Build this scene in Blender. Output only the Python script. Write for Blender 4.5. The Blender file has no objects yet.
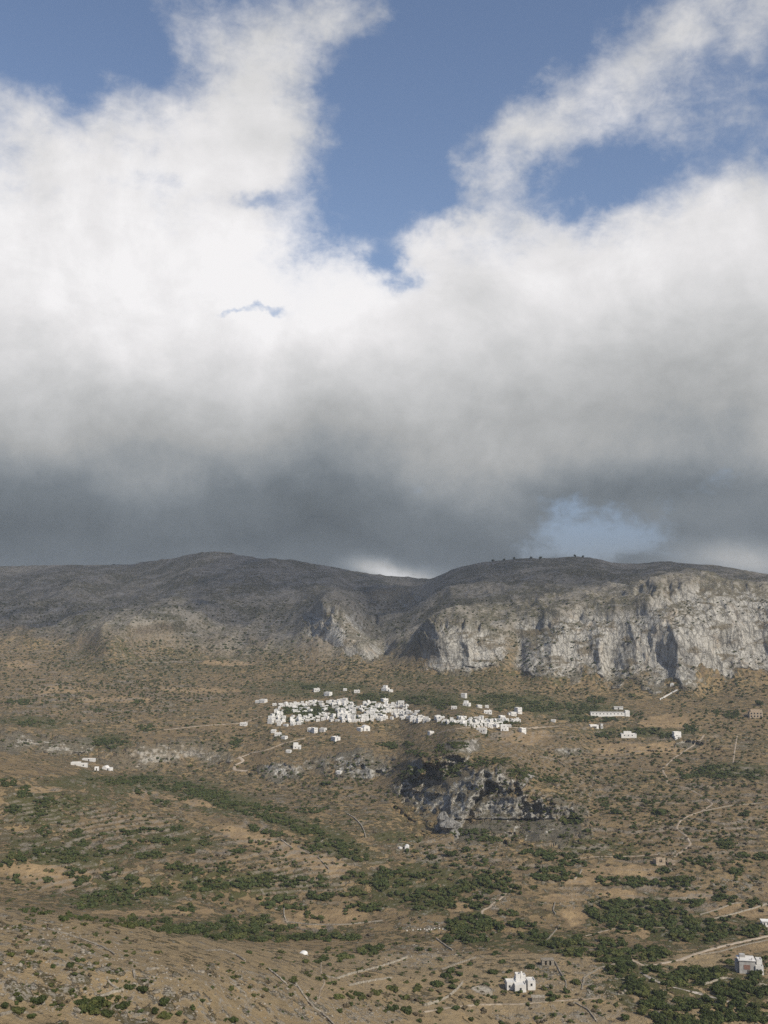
import bpy, bmesh, math, random
import numpy as np
from mathutils import Vector, Matrix
from mathutils.bvhtree import BVHTree

R = math.radians
rng = np.random.default_rng(7)
random.seed(7)
C = bpy.context.scene.collection
scene = bpy.context.scene

# ------------------------------------------------------------------ camera, sky, sun, exposure
FPX, PITCH, CAMZ = 1027.0, R(6.0), 200.0
cp, sp = math.cos(PITCH), math.sin(PITCH)
cam = bpy.data.objects.new('camera', bpy.data.cameras.new('camera'))
C.objects.link(cam)
cam.location = (0, 0, CAMZ)
cam.rotation_euler = (R(90) + PITCH, 0, 0)
cam.data.sensor_fit = 'VERTICAL'
cam.data.sensor_height = 24.0
cam.data.lens = 24.0 * FPX / 1024.0
cam.data.clip_start = 0.5
cam.data.clip_end = 60000
scene.camera = cam

SUN_EL, SUN_SIDE = R(40), R(43)          # side: from straight behind the camera towards its right hand
SUN = Vector((math.sin(SUN_SIDE) * math.cos(SUN_EL), -math.cos(SUN_SIDE) * math.cos(SUN_EL), math.sin(SUN_EL)))
sl = bpy.data.lights.new('sun', 'SUN')
sl.energy = 5.0
sl.angle = R(0.5)
sl.color = (1.0, 0.925, 0.79)
sun = bpy.data.objects.new('sun', sl)
C.objects.link(sun)
sun.location = (0, 0, 4000)
sun.rotation_euler = SUN.to_track_quat('Z', 'Y').to_euler()

scene.view_settings.view_transform = 'Standard'
scene.view_settings.look = 'None'
scene.view_settings.gamma = 1.0
scene.view_settings.use_curve_mapping = False
scene.view_settings.exposure = 0.0
scene.render.engine = 'CYCLES'
scene.cycles.max_bounces = 4
scene.cycles.diffuse_bounces = 2
scene.cycles.glossy_bounces = 1
scene.cycles.transmission_bounces = 2
scene.cycles.volume_bounces = 0
scene.cycles.use_denoising = False
scene.cycles.denoiser = 'OPENIMAGEDENOISE'
scene.cycles.denoising_input_passes = 'RGB_ALBEDO_NORMAL'
scene.cycles.denoising_prefilter = 'ACCURATE'

def pdir(px, row):
    """world direction through a photo pixel"""
    x = (px - 384.0) / FPX
    y = (512.0 - row) / FPX
    return np.array([x, cp - y * sp, sp + y * cp])

def azel(px, row):
    d = pdir(px, row)
    d = d / np.linalg.norm(d)
    return math.atan2(d[0], d[1]), math.asin(d[2])

class NT:
    """small helper that chains shader nodes"""
    def __init__(self, nt):
        self.nt = nt
    def new(self, t, **kw):
        n = self.nt.nodes.new(t)
        for k, v in kw.items():
            setattr(n, k, v)
        return n
    def put(self, sock, v):
        if isinstance(v, bpy.types.NodeSocket):
            self.nt.links.new(v, sock)
        else:
            sock.default_value = v
    def m(self, op, a, b=None, c=None, clamp=False):
        n = self.new('ShaderNodeMath', operation=op, use_clamp=clamp)
        self.put(n.inputs[0], a)
        if b is not None: self.put(n.inputs[1], b)
        if c is not None: self.put(n.inputs[2], c)
        return n.outputs[0]
    def v(self, op, a, b=None, out=0):
        n = self.new('ShaderNodeVectorMath', operation=op)
        self.put(n.inputs[0], a)
        if b is not None: self.put(n.inputs[1], b)
        return n.outputs[out]
    def dot(self, a, b):
        return self.v('DOT_PRODUCT', a, b, 1)
    def noise(self, vec, scale, detail=4, rough=0.55, dist=0.0, dims='3D'):
        n = self.new('ShaderNodeTexNoise', noise_dimensions=dims)
        self.put(n.inputs['Vector'], vec)
        n.inputs['Scale'].default_value = scale
        n.inputs['Detail'].default_value = detail
        n.inputs['Roughness'].default_value = rough
        n.inputs['Distortion'].default_value = dist
        return n.outputs[0]
    def voro(self, vec, scale, feature='F1', out=0, rand=1.0):
        n = self.new('ShaderNodeTexVoronoi', feature=feature)
        self.put(n.inputs['Vector'], vec)
        n.inputs['Scale'].default_value = scale
        n.inputs['Randomness'].default_value = rand
        return n.outputs[out]
    def ramp(self, fac, stops, interp='LINEAR'):
        n = self.new('ShaderNodeValToRGB')
        cr = n.color_ramp
        cr.interpolation = interp
        while len(cr.elements) < len(stops):
            cr.elements.new(0.5)
        for e, (p, col) in zip(cr.elements, stops):
            e.position = p
            e.color = (col[0], col[1], col[2], 1) if hasattr(col, '__len__') else (col, col, col, 1)
        self.put(n.inputs[0], fac)
        return n.outputs[0]
    def step(self, x, lo, hi):
        n = self.new('ShaderNodeMapRange', interpolation_type='SMOOTHSTEP')
        self.put(n.inputs[0], x)
        n.inputs[1].default_value = lo
        n.inputs[2].default_value = hi
        return n.outputs[0]
    def mix(self, f, a, b, blend='MIX'):
        n = self.new('ShaderNodeMix', data_type='RGBA', blend_type=blend)
        self.put(n.inputs[0], f)
        def col(v): return (v[0], v[1], v[2], 1.0) if isinstance(v, tuple) and len(v) == 3 else v
        self.put(n.inputs[6], col(a))
        self.put(n.inputs[7], col(b))
        return n.outputs[2]

def build_sky():
    w = bpy.data.worlds.new('World')
    scene.world = w
    w.use_nodes = True
    nt = w.node_tree
    nt.nodes.clear()
    N = NT(nt)
    STR = 0.1
    tc = N.new('ShaderNodeTexCoord')
    d = tc.outputs['Generated']
    sx = N.new('ShaderNodeSeparateXYZ')
    nt.links.new(d, sx.inputs[0])
    u = N.m('ARCTAN2', sx.outputs[0], sx.outputs[1])
    v = N.m('ARCSINE', sx.outputs[2])
    # wind-torn edges: the lookup position itself is pushed about by noise
    wa = N.noise(d, 5.0, 6, 0.6)
    wb = N.noise(N.v('ADD', d, (7.3, 1.1, 3.7)), 5.0, 6, 0.6)
    uw = N.m('MULTIPLY_ADD', N.m('SUBTRACT', wa, 0.5), 0.26, u)
    vw = N.m('MULTIPLY_ADD', N.m('SUBTRACT', wb, 0.5), 0.16, v)
    cb = N.new('ShaderNodeCombineXYZ')
    nt.links.new(uw, cb.inputs[0]); nt.links.new(vw, cb.inputs[1]); cb.inputs[2].default_value = 1.0
    P = cb.outputs[0]
    def soft_warp():
        q = N.new('ShaderNodeCombineXYZ'); q.inputs[2].default_value = 1.0
        nt.links.new(N.m('MULTIPLY_ADD', N.m('SUBTRACT', wa, 0.5), 0.07, u), q.inputs[0])
        nt.links.new(N.m('MULTIPLY_ADD', N.m('SUBTRACT', wb, 0.5), 0.05, v), q.inputs[1])
        return q.outputs[0]
    def blob(acc, px, row, rx, ry, ang, wgt):
        u0, v0 = azel(px, row)
        a, b = rx / FPX, ry / FPX
        c, s = math.cos(R(ang)), math.sin(R(ang))
        dx = N.dot(P, (c / a, s / a, -(c * u0 + s * v0) / a))
        dy = N.dot(P, (-s / b, c / b, (s * u0 - c * v0) / b))
        e = N.m('MULTIPLY_ADD', dx, dx, N.m('MULTIPLY', dy, dy))
        g = N.m('POWER', 0.36788, e)
        return N.m('MULTIPLY_ADD', g, wgt, acc)
    def rv(row): return azel(384, row)[1]
    # ---- where there is cloud
    D = N.step(vw, rv(190), rv(330))
    D = N.m('MULTIPLY_ADD', D, 1.25, -0.28)
    D = N.m('SUBTRACT', D, N.m('MULTIPLY', N.step(v, rv(-40), rv(-260)), 0.9))
    D = N.m('SUBTRACT', D, N.m('MULTIPLY', N.step(N.m('ABSOLUTE', u), 0.75, 1.5), 0.9))
    for b in SKY_DENS: D = blob(D, *b)
    f1 = N.noise(d, 6.0, 9, 0.58, 0.3)
    f2 = N.noise(N.v('MULTIPLY', d, (1.0, 1.0, 1.7)), 17.0, 7, 0.62, 0.2)
    D = N.m('MULTIPLY_ADD', N.m('SUBTRACT', f1, 0.5), 1.5, D)
    D = N.m('MULTIPLY_ADD', N.m('SUBTRACT', f2, 0.5), 1.25, D)
    f3 = N.noise(N.v('MULTIPLY', d, (1.0, 1.0, 1.4)), 42.0, 6, 0.65, 0.4)
    D = N.m('MULTIPLY_ADD', N.m('SUBTRACT', f3, 0.5), 0.8, D)
    alpha = N.mix(N.step(vw, rv(330), rv(190)), N.step(D, -0.12, 0.62), N.step(D, -0.30, 1.0))
    # ---- how bright it is
    t = N.m('DIVIDE', N.m('SUBTRACT', vw, rv(600)), rv(0) - rv(600))
    B = N.ramp(t, SKY_BRI)
    PW = P
    P = soft_warp()
    for b in SKY_BLOB: B = blob(B, *b)
    P = PW
    g1 = N.noise(N.v('ADD', d, (3.1, 0.4, 5.2)), 4.5, 6, 0.55, 0.4)
    g2 = N.noise(N.v('MULTIPLY', N.v('ADD', d, (1.1, 2.4, 0.2)), (1, 1, 2.2)), 11.0, 9, 0.66, 0.5)
    k = N.m('ADD', N.m('MULTIPLY', N.m('SUBTRACT', g1, 0.5), 0.45), N.m('MULTIPLY', N.m('SUBTRACT', g2, 0.5), 0.24))
    e1 = N.noise(d, 8.0, 7, 0.6, 0.3)
    e2 = N.noise(N.v('ADD', d, (0.018, 0.0, 0.026)), 8.0, 7, 0.6, 0.3)
    k = N.m('MULTIPLY_ADD', N.m('SUBTRACT', e1, e2), 0.55, k)
    B = N.m('MULTIPLY', B, N.m('ADD', k, 1.0))
    B = N.m('MAXIMUM', B, 0.06)
    B = N.m('MINIMUM', B, 0.92)
    tint = N.ramp(B, [(0.0, (0.80, 0.98, 1.12)), (0.2, (0.86, 0.98, 1.08)), (0.4, (0.98, 1.0, 1.0)), (0.8, (1.0, 0.985, 0.99))])
    cl = N.v('MULTIPLY', tint, N.v('MULTIPLY', (1 / STR, 1 / STR, 1 / STR), B))
    sky = N.new('ShaderNodeTexSky', sky_type='NISHITA')
    sky.sun_disc = False
    sky.sun_elevation = SUN_EL
    sky.sun_rotation = math.atan2(SUN.x, SUN.y)
    sky.air_density = 1.0
    sky.dust_density = 0.6
    sky.ozone_density = 2.5
    blue = N.v('MULTIPLY', sky.outputs[0], N.mix(N.step(v, rv(600), rv(330)), (0.50, 0.48, 0.60), SKY_GAIN))
    col = N.mix(alpha, blue, cl)
    bg = N.new('ShaderNodeBackground')
    nt.links.new(col, bg.inputs[0])
    bg.inputs[1].default_value = STR
    out = N.new('ShaderNodeOutputWorld')
    nt.links.new(bg.outputs[0], out.inputs[0])

SKY_GAIN = (1.45, 1.3, 1.25)
SKY_DENS = [   # px, row, rx, ry, angle, weight
    (90, 170, 240, 110, 0, 1.15), (260, 70, 120, 55, 20, 0.55), (350, 30, 80, 26, 15, 0.5), (395, 50, 50, 24, 0, 0.45), (245, 125, 80, 55, 0, 0.5),
    (640, 85, 190, 44, 33, 0.78), (530, 165, 45, 25, 30, 0.45), (690, 235, 220, 75, 22, 1.0), (490, 232, 70, 26, 15, 0.6),
    (405, 150, 92, 92, 0, -0.75), (60, 25, 140, 48, 0, -1.2), (500, 30, 110, 70, 0, -0.6), (610, 180, 95, 22, 25, -0.7),
    (245, 196, 45, 9, 0, -0.55), (275, 316, 50, 7, 15, -0.98), (585, 542, 88, 32, 0, -0.95), (390, 262, 26, 22, 0, -0.5), (468, 190, 34, 18, 0, -0.5), (440, 80, 60, 60, 0, -0.35),
    (165, 35, 50, 30, 20, 0.55), (745, 20, 60, 40, 20, 0.3), (735, 125, 60, 18, 25, -0.2)]
SKY_BRI = [(0.0, 0.17), (0.09, 0.15), (0.16, 0.195), (0.25, 0.35), (0.35, 0.55), (0.48, 0.72), (0.62, 0.77), (1.0, 0.66)]
SKY_BLOB = [
    (150, 290, 200, 90, 0, 0.2), (310, 290, 90, 60, 0, 0.2), (60, 130, 160, 60, 0, 0.06), (640, 380, 210, 70, 0, -0.10), (650, 270, 160, 50, 15, 0.08), (660, 450, 180, 30, 0, 0.05), (690, 482, 130, 22, 0, -0.07),
    (402, 574, 34, 10, 0, 0.5), (745, 560, 60, 16, 0, 0.25), (680, 520, 120, 30, 0, 0.05), (120, 520, 260, 30, 0, -0.02),
    (500, 455, 200, 30, 0, 0.03), (60, 420, 120, 40, 0, -0.03)]
build_sky()

# ------------------------------------------------------------------ numpy helpers
def _h(ix, iy, iz, seed):
    h = (ix.astype(np.uint32) * np.uint32(374761393) + iy.astype(np.uint32) * np.uint32(668265263)
         + iz.astype(np.uint32) * np.uint32(2147483647 - 58) + np.uint32(seed * 144269 + 12345))
    h = (h ^ (h >> np.uint32(13))) * np.uint32(1274126177)
    h = h ^ (h >> np.uint32(16))
    return (h & np.uint32(0xFFFFFF)).astype(np.float32) / np.float32(0x7FFFFF) - 1.0

def vnoise(x, y, z=None, seed=0):
    x = np.asarray(x, np.float32); y = np.asarray(y, np.float32)
    def fl(a):
        i = np.floor(a); f = a - i
        return i.astype(np.int64), f * f * f * (f * (f * 6 - 15) + 10)
    ix, fx = fl(x); iy, fy = fl(y)
    if z is None:
        zz = np.zeros_like(ix)
        a = _h(ix, iy, zz, seed); b = _h(ix + 1, iy, zz, seed)
        c = _h(ix, iy + 1, zz, seed); d = _h(ix + 1, iy + 1, zz, seed)
        return (a + (b - a) * fx) * (1 - fy) + (c + (d - c) * fx) * fy
    iz, fz = fl(np.asarray(z, np.float32))
    r = []
    for k in (0, 1):
        a = _h(ix, iy, iz + k, seed); b = _h(ix + 1, iy, iz + k, seed)
        c = _h(ix, iy + 1, iz + k, seed); d = _h(ix + 1, iy + 1, iz + k, seed)
        r.append((a + (b - a) * fx) * (1 - fy) + (c + (d - c) * fx) * fy)
    return r[0] + (r[1] - r[0]) * fz

def fbm(x, y, z=None, octv=4, gain=0.5, seed=0, ridged=False):
    s = 0; a = 1.0; t = 0.0; f = 1.0
    for o in range(octv):
        n = vnoise(x * f + o * 17.3, y * f - o * 9.1, None if z is None else z * f + o * 4.7, seed + o)
        s = s + a * ((1 - 2 * np.abs(n)) if ridged else n)
        t += a; a *= gain; f *= 2.03
    return s / t

def sstep(x, a, b):
    t = np.clip((x - a) / (b - a), 0, 1)
    return t * t * (3 - 2 * t)

# ------------------------------------------------------------------ terrain
px_in = np.arange(-24.0, 793.0, 1.0)
left = -24 - np.cumsum(np.linspace(2, 14, 75))
right = 792 + np.cumsum(np.linspace(2, 14, 75))
PX = np.concatenate([left[::-1], px_in, right])
NC = len(PX)
FINE = np.arange(-700.0, 1470.0, 1.0)
def curve(pts, smooth=9.0):
    p = np.array(pts, float)
    y = np.interp(FINE, p[:, 0], p[:, 1])
    k = np.arange(-40, 41); g = np.exp(-(k / smooth) ** 2 / 2); g /= g.sum()
    y = np.convolve(np.pad(y, 40, mode='edge'), g, 'valid')
    return np.interp(PX, FINE, y)

CREST = [(-200, 880), (0, 908), (60, 915), (100, 923), (190, 937), (260, 948), (320, 954), (400, 956), (768, 956)]
LHILL = [(-200, 742), (0, 752), (60, 764), (130, 779), (200, 788), (260, 804), (330, 816), (400, 820), (768, 820)]
FOOT = [(-200, 655), (0, 655), (100, 660), (200, 668), (300, 674), (400, 676), (440, 674), (500, 674), (560, 686), (620, 693), (690, 699), (720, 690), (768, 683), (1000, 680)]
CTOP = [(-200, 620), (0, 620), (100, 620), (200, 620), (300, 624), (380, 640), (420, 642), (450, 634), (500, 630), (540, 624), (600, 613), (650, 601), (700, 595), (768, 591), (1000, 590)]
SKYL = [(-400, 570), (0, 566), (60, 565), (100, 565), (130, 566), (160, 562), (190, 555), (210, 553), (250, 556), (300, 562), (350, 570), (380, 574), (415, 579), (430, 578), (450, 572), (480, 564), (520, 559.5), (570, 558.5), (600, 561), (625, 565.5), (640, 566), (665, 563.5), (700, 566), (735, 571), (768, 578), (1000, 600)]
def flat(r): return [(0, r)]
def addr(pts, d): return [(a, b + d) for a, b in pts]
LINES = [  # rows, depths, subdivisions up to the next line
    ('s', curve([(0, -0.62)]), curve([(0, 3)]), 14),
    ('r', curve(flat(1120)), curve([(0, 185), (200, 210), (300, 240), (400, 300), (500, 360), (768, 395)]), 50),
    ('r', curve(flat(1024)), curve([(0, 225), (200, 262), (300, 312), (400, 380), (500, 432), (768, 450)]), 125),
    ('r', curve(CREST, 6), curve([(-300, 340), (0, 345), (100, 355), (190, 392), (260, 452), (320, 512), (400, 530), (768, 540)]), 8),
    ('r', curve(addr(CREST, -1.6), 6), curve([(-300, 500), (0, 500), (100, 498), (190, 508), (260, 524), (320, 532), (400, 536), (768, 545)]), 105),
    ('r', curve(flat(850)), curve([(0, 640), (200, 690), (400, 730), (768, 738)]), 100),
    ('r', curve(LHILL, 7), curve([(0, 880), (60, 890), (130, 900), (200, 915), (260, 860), (330, 815), (400, 805), (768, 802)]), 8),
    ('r', curve(addr(LHILL, -1.6), 7), curve([(0, 965), (60, 965), (130, 970), (200, 955), (260, 880), (330, 822), (400, 810), (768, 807)]), 72),
    ('r', curve([(-100, 735), (0, 737), (130, 741), (768, 741)]), curve([(0, 1085), (200, 1125), (400, 1130), (768, 1090)]), 26),
    ('r', curve(flat(715)), curve([(0, 1230), (400, 1245), (768, 1200)]), 55),
    ('r', curve(FOOT, 6), curve([(0, 1650), (200, 1600), (400, 1480), (500, 1430), (560, 1400), (690, 1350), (768, 1375)]), 100),
    ('r', curve(CTOP, 6), curve([(0, 1950), (200, 1900), (300, 1820), (360, 1700), (420, 1575), (500, 1525), (560, 1500), (690, 1450), (768, 1475)]), 80),
    ('r', curve(SKYL, 4), curve([(0, 2900), (100, 2800), (200, 2500), (300, 2400), (400, 2500), (425, 2450), (450, 2200), (520, 2100), (600, 2100), (640, 2200), (700, 2150), (768, 2150)]), 10),
]
def row_s(px, row):
    y = (512.0 - row) / FPX
    den = cp - y * sp
    return (px - 384.0) / FPX / den, (sp + y * cp) / den
def s_row(s):
    t = np.tan(np.arctan(s) - PITCH)
    return 512 - FPX * t
rows_a = []; lnY_a = []
for k, (kind, r, Yv, n) in enumerate(LINES):
    rows_a.append(s_row(r) if kind == 's' else r); lnY_a.append(np.log(Yv))
rows_a = np.array(rows_a); lnY_a = np.array(lnY_a)          # [line, col]
NL = len(LINES)
# monotone cubic along every column (x = -row increasing)
X_ = -rows_a
h = np.diff(X_, axis=0); dl = np.diff(lnY_a, axis=0) / h
mm = np.zeros_like(lnY_a)
w1 = 2 * h[1:] + h[:-1]; w2 = h[1:] + 2 * h[:-1]
mm[1:-1] = (w1 + w2) / (w1 / dl[:-1] + w2 / dl[1:])
mm[0] = dl[0]; mm[-1] = dl[-1]
ROW = []; LNY = []; LIDX = []
for k in range(NL - 1):
    n = LINES[k][3]
    ts = np.arange(n) / n if k < NL - 2 else np.arange(n + 1) / n
    for t in ts:
        x = t * h[k]
        h00 = 2 * t**3 - 3 * t**2 + 1; h10 = t**3 - 2 * t**2 + t; h01 = -2 * t**3 + 3 * t**2; h11 = t**3 - t**2
        LNY.append(h00 * lnY_a[k] + h10 * h[k] * mm[k] + h01 * lnY_a[k + 1] + h11 * h[k] * mm[k + 1])
        ROW.append(rows_a[k] + (rows_a[k + 1] - rows_a[k]) * t); LIDX.append(k + t)
ROW = np.array(ROW); LNY = np.array(LNY); LIDX = np.array(LIDX)
NR = len(ROW)
PXG = np.broadcast_to(PX, ROW.shape)
first = {}
for k in range(NL): first[k] = int(np.argmin(np.abs(LIDX - k)))

wob = fbm(PXG / 14, ROW / 9, octv=4, seed=3)                 # roughens the edges of every patch of ground
def ell(lst, soft=0.5, w=0.7):
    m = np.zeros(ROW.shape, np.float32)
    for e in lst:
        px, row, rx, ry = e[:4]
        ang = R(e[4]) if len(e) > 4 else 0.0
        amp = e[5] if len(e) > 5 else 1.0
        c, s = math.cos(ang), math.sin(ang)
        dx = PXG - px; dy = ROW - row
        q = ((c * dx - s * dy) / rx) ** 2 + ((s * dx + c * dy) / ry) ** 2
        sel = q < 6
        if not sel.any(): continue
        val = amp * sstep(-(q[sel] + w * wob[sel]), -(1 + soft), -(1 - soft))
        m[sel] = np.maximum(m[sel], val)
    return m
def ridge(pts, wd):
    """0..1 ridge profile along a polyline of photo pixels"""
    m = np.full(ROW.shape, 1e9, np.float32)
    for (x0, y0), (x1, y1) in zip(pts[:-1], pts[1:]):
        vx, vy = x1 - x0, y1 - y0
        t = np.clip(((PXG - x0) * vx + (ROW - y0) * vy) / (vx * vx + vy * vy), 0, 1)
        m = np.minimum(m, (PXG - x0 - t * vx) ** 2 + (ROW - y0 - t * vy) ** 2)
    return np.exp(-m / (wd * wd))

# limestone cliffs and crags
GORGE = [(425, 790, 26, 26), (470, 805, 40, 30), (520, 815, 42, 24), (556, 822, 34, 18), (500, 780, 30, 12), (455, 768, 22, 14)]
CRAGS = [(20, 741, 34, 11, 0, 0.8), (62, 746, 34, 9, 0, 0.75), (168, 753, 56, 12, 8, 0.62), (135, 760, 20, 9, 0, 0.7), (215, 757, 18, 7, 0, 0.6), (362, 768, 36, 16), (282, 772, 26, 8), (318, 766, 14, 8),
         (462, 748, 22, 8), (405, 790, 14, 10), (337, 636, 32, 20), (392, 600, 26, 12), (462, 652, 36, 20), (375, 655, 14, 8), (572, 752, 18, 4), (690, 745, 12, 3)]
kk = LIDX[:, None]
cl_edge = sstep(PXG, 425, 455)
cl = sstep(kk + 0.22 * wob - 0.10, 10.0, 10.12) * sstep(-(kk + 0.3 * wob), -11.25, -10.85) * cl_edge
cl *= 1 - 0.95 * ell([(507, 655, 12, 40), (498, 640, 10, 18), (560, 615, 40, 7, 12), (625, 612, 30, 5, 10), (480, 632, 30, 4)], 0.5)
rag = fbm(PXG / 9, ROW / 9, None, 4, 0.6, 5)
wob_keep = wob; wob = wob + 1.3 * rag
rock = np.maximum(ell(GORGE, 0.3, 1.0), ell(CRAGS, 0.5, 1.0))
wob = wob_keep
rock = np.maximum(rock, cl)
rock = rock.astype(np.float32)
# squeeze the depth where rock stands upright; keep both ends of the column
g = np.diff(LNY, axis=0)
i7, i10, i12 = first[7], first[10], first[12]
wgt = 1 - np.maximum(0.86 * ell(GORGE, 0.3), 0.8 * ell(CRAGS, 0.5))
kz = np.arange(-36, 37); kg = np.exp(-(kz / 11.0) ** 2 / 2); kg /= kg.sum()
wgt = np.apply_along_axis(lambda q: np.convolve(np.pad(q, 36, mode='edge'), kg, 'valid'), 1, wgt)
for a, b in ((i7, i10), (i10, i12)):
    gg = g[a:b] * wgt[a:b]
    tot = g[a:b].sum(0); gg *= tot / gg.sum(0)
    g[a:b] = gg
LNY = np.vstack([LNY[:1], LNY[0] + np.cumsum(g, axis=0)])
Yg = np.exp(LNY)
# spurs and gullies of the mountains, buttresses of the cliffs: pushed nearer or farther on the ground plan
Yg = Yg - 150 * ridge([(262, 560), (225, 590), (182, 612), (140, 636)], 26) * sstep(kk, 10.2, 11)
Yg = Yg - 55 * ridge([(300, 572), (330, 605), (342, 640)], 30)
Yg = Yg + 80 * ridge([(352, 585), (366, 615), (384, 652)], 11)
Yg = Yg - 110 * ridge([(60, 572), (85, 610), (110, 640)], 26)
Yg = Yg - 40 * ridge([(470, 566), (440, 600), (430, 640)], 22)
Yg = Yg - 16 * ridge([(690, 700), (690, 660), (660, 615)], 20) - 14 * ridge([(548, 690), (550, 655), (560, 625)], 13)
Yg = Yg + 14 * ridge([(716, 690), (722, 650)], 16) + 20 * ridge([(520, 680), (516, 640)], 10) + 10 * ridge([(610, 690), (618, 640)], 12)


sq = PXG + 0.55 * (ROW - 806) + 13 * fbm(PXG / 30, ROW / 16, None, 4, 0.6, 15)
saw = np.interp(sq, [386, 400, 466, 476, 516, 528, 556, 566, 590], [0, 74, 8, 46, 4, 44, 4, 20, 0])
wob = wob + 1.2 * rag
Yg = Yg + 0.55 * saw * ell([(432, 796, 38, 34), (475, 810, 40, 28), (520, 820, 40, 20), (556, 825, 30, 14), (462, 770, 26, 12)], 0.95, 0.9)
wob = wob_keep
A_, S_ = row_s(PXG, ROW)
Xg = A_ * Yg; Zg = S_ * Yg
# crag relief: moved along the sight line so that outlines stay put
bt = fbm(Xg / 46, Zg / 110, Yg / 80, 4, 0.46, 11, True)
bs = fbm(Xg / 9, Zg / 20, Yg / 12, 4, 0.55, 23, True)
dY = rock * (13 * (bt - 0.2) + 2.2 * (bs - 0.2)) * sstep(kk, 6.5, 7.5) * np.where(kk > 10, 0.95 - 0.35 * (1 - cl), 1.15 + 0.9 * ell(GORGE, 0.6))
Yg = Yg - dY
Xg = A_ * Yg; Zg = S_ * Yg
# mountain gullies and bumps
mt = sstep(kk, 10.0, 10.5) * (1 - rock)
top = 1 - 0.7 * sstep(kk, 11.5, 12.0)
gul = fbm(Xg / 260, Yg / 420, None, 5, 0.55, 31, True)
Zg = Zg + mt * top * (30 * gul + 5.5 * fbm(Xg / 28, Yg / 34, None, 4, 0.6, 37))
# valley ground
vl = sstep(kk, 3.9, 4.4) * sstep(-kk, -10.4, -9.6)
Zg = Zg + vl * (1 - 0.5 * rock) * (2.6 * fbm(Xg / 80, Yg / 80, None, 3, 0.5, 41) + 0.9 * fbm(Xg / 15, Yg / 15, None, 4, 0.6, 43))
nh = sstep(-kk, -4.1, -3.7) * sstep(kk, 0.6, 1.2)
Zg = Zg + nh * (1.1 * fbm(Xg / 28, Yg / 28, None, 3, 0.5, 51) + 0.5 * fbm(Xg / 5, Yg / 5, None, 4, 0.6, 53) + 0.13 * fbm(Xg / 0.9, Yg / 0.9, None, 2, 0.6, 57))
# farm terraces: low stone risers
terr_m = ell([(90, 830, 110, 45), (280, 850, 110, 34), (330, 800, 70, 22), (640, 800, 170, 70), (560, 860, 120, 30), (100, 700, 130, 26), (470, 845, 70, 18),
              (560, 740, 110, 14), (200, 880, 200, 20), (330, 920, 80, 18), (700, 900, 80, 40), (120, 655, 140, 18), (330, 990, 100, 30), (580, 1000, 120, 20)], 0.5) * (1 - rock)
STEP = np.where(kk > 8, 3.2, np.where(kk < 4, 1.1, 1.9))
tt = Zg / STEP + 0.9 * fbm(Xg / 60, Yg / 60, None, 3, 0.5, 61) + 0.12 * fbm(Xg / 6, Yg / 6, None, 2, 0.5, 63)
fr = tt - np.floor(tt)
riser = sstep(fr, 0.62, 0.8) * sstep(-fr, -1.0, -0.86)
keep = sstep(fbm(Xg / 45, Yg / 18, None, 3, 0.5, 67), -0.25, 0.15)
Zg = Zg + terr_m * keep * 0.75 * STEP * (np.floor(tt) + sstep(fr, 0.66, 0.94) - tt)
riser = (riser * terr_m * keep).astype(np.float32)

# behind the skyline the ground falls away and runs out to the horizon
ext = [(300, -60, None), (1500, -190, None), (6000, None, -140.0), (20000, None, -200.0), (45000, None, -200.0)]
Yx = [Yg]; Xx = [Xg]; Zx = [Zg]
for dy, dz, zz in ext:
    yy = Yg[-1] + dy
    Yx.append(yy[None]); Xx.append((A_[-1] * yy)[None])
    Zx.append((Zg[-1] + dz if zz is None else np.full(NC, zz))[None])
YF = np.vstack(Yx); XF = np.vstack(Xx); ZF = np.vstack(Zx) + CAMZ
NE = len(ext)
def padm(m): return np.vstack([m, np.repeat(m[-1:], NE, 0)]).astype(np.float32)

# kinds of ground (lasting things: soil, crop, cover, stone), in photo pixels
FIELDS = [(618, 869, 34, 8), (618, 893, 20, 6), (690, 893, 26, 6), (724, 908, 16, 5, 8), (752, 912, 18, 5, 12), (735, 951, 55, 8, 12), (330, 918, 62, 9, 5),
          (50, 874, 42, 9, -6), (575, 915, 14, 9), (525, 737, 26, 7), (665, 722, 24, 7), (630, 928, 18, 8), (270, 846, 50, 7, -18), (385, 868, 10, 4), (460, 908, 14, 4),
          (560, 897, 26, 4), (395, 985, 60, 8, 8), (330, 985, 26, 14), (702, 1011, 14, 4), (40, 790, 22, 3), (140, 795, 10, 4), (150, 912, 60, 3), (640, 750, 60, 6),
          (120, 700, 40, 4), (60, 690, 30, 4), (200, 690, 40, 3), (20, 665, 22, 4), (230, 662, 26, 4), (190, 800, 30, 3, -12), (480, 1010, 70, 5), (690, 958, 14, 4), (330, 866, 30, 8, -15), (590, 880, 24, 3)]
STONY = [(60, 970, 130, 44, -12), (240, 1000, 100, 30, -10), (580, 898, 26, 11), (742, 884, 28, 9, -5), (425, 925, 30, 9), (420, 955, 46, 12), (560, 975, 50, 14), (550, 1015, 60, 10),
         (500, 900, 10, 12, -40), (600, 990, 30, 10), (350, 1015, 50, 12), (300, 850, 20, 5), (335, 638, 60, 30), (450, 850, 60, 12), (480, 900, 12, 10), (660, 1012, 8, 12)]
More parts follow.
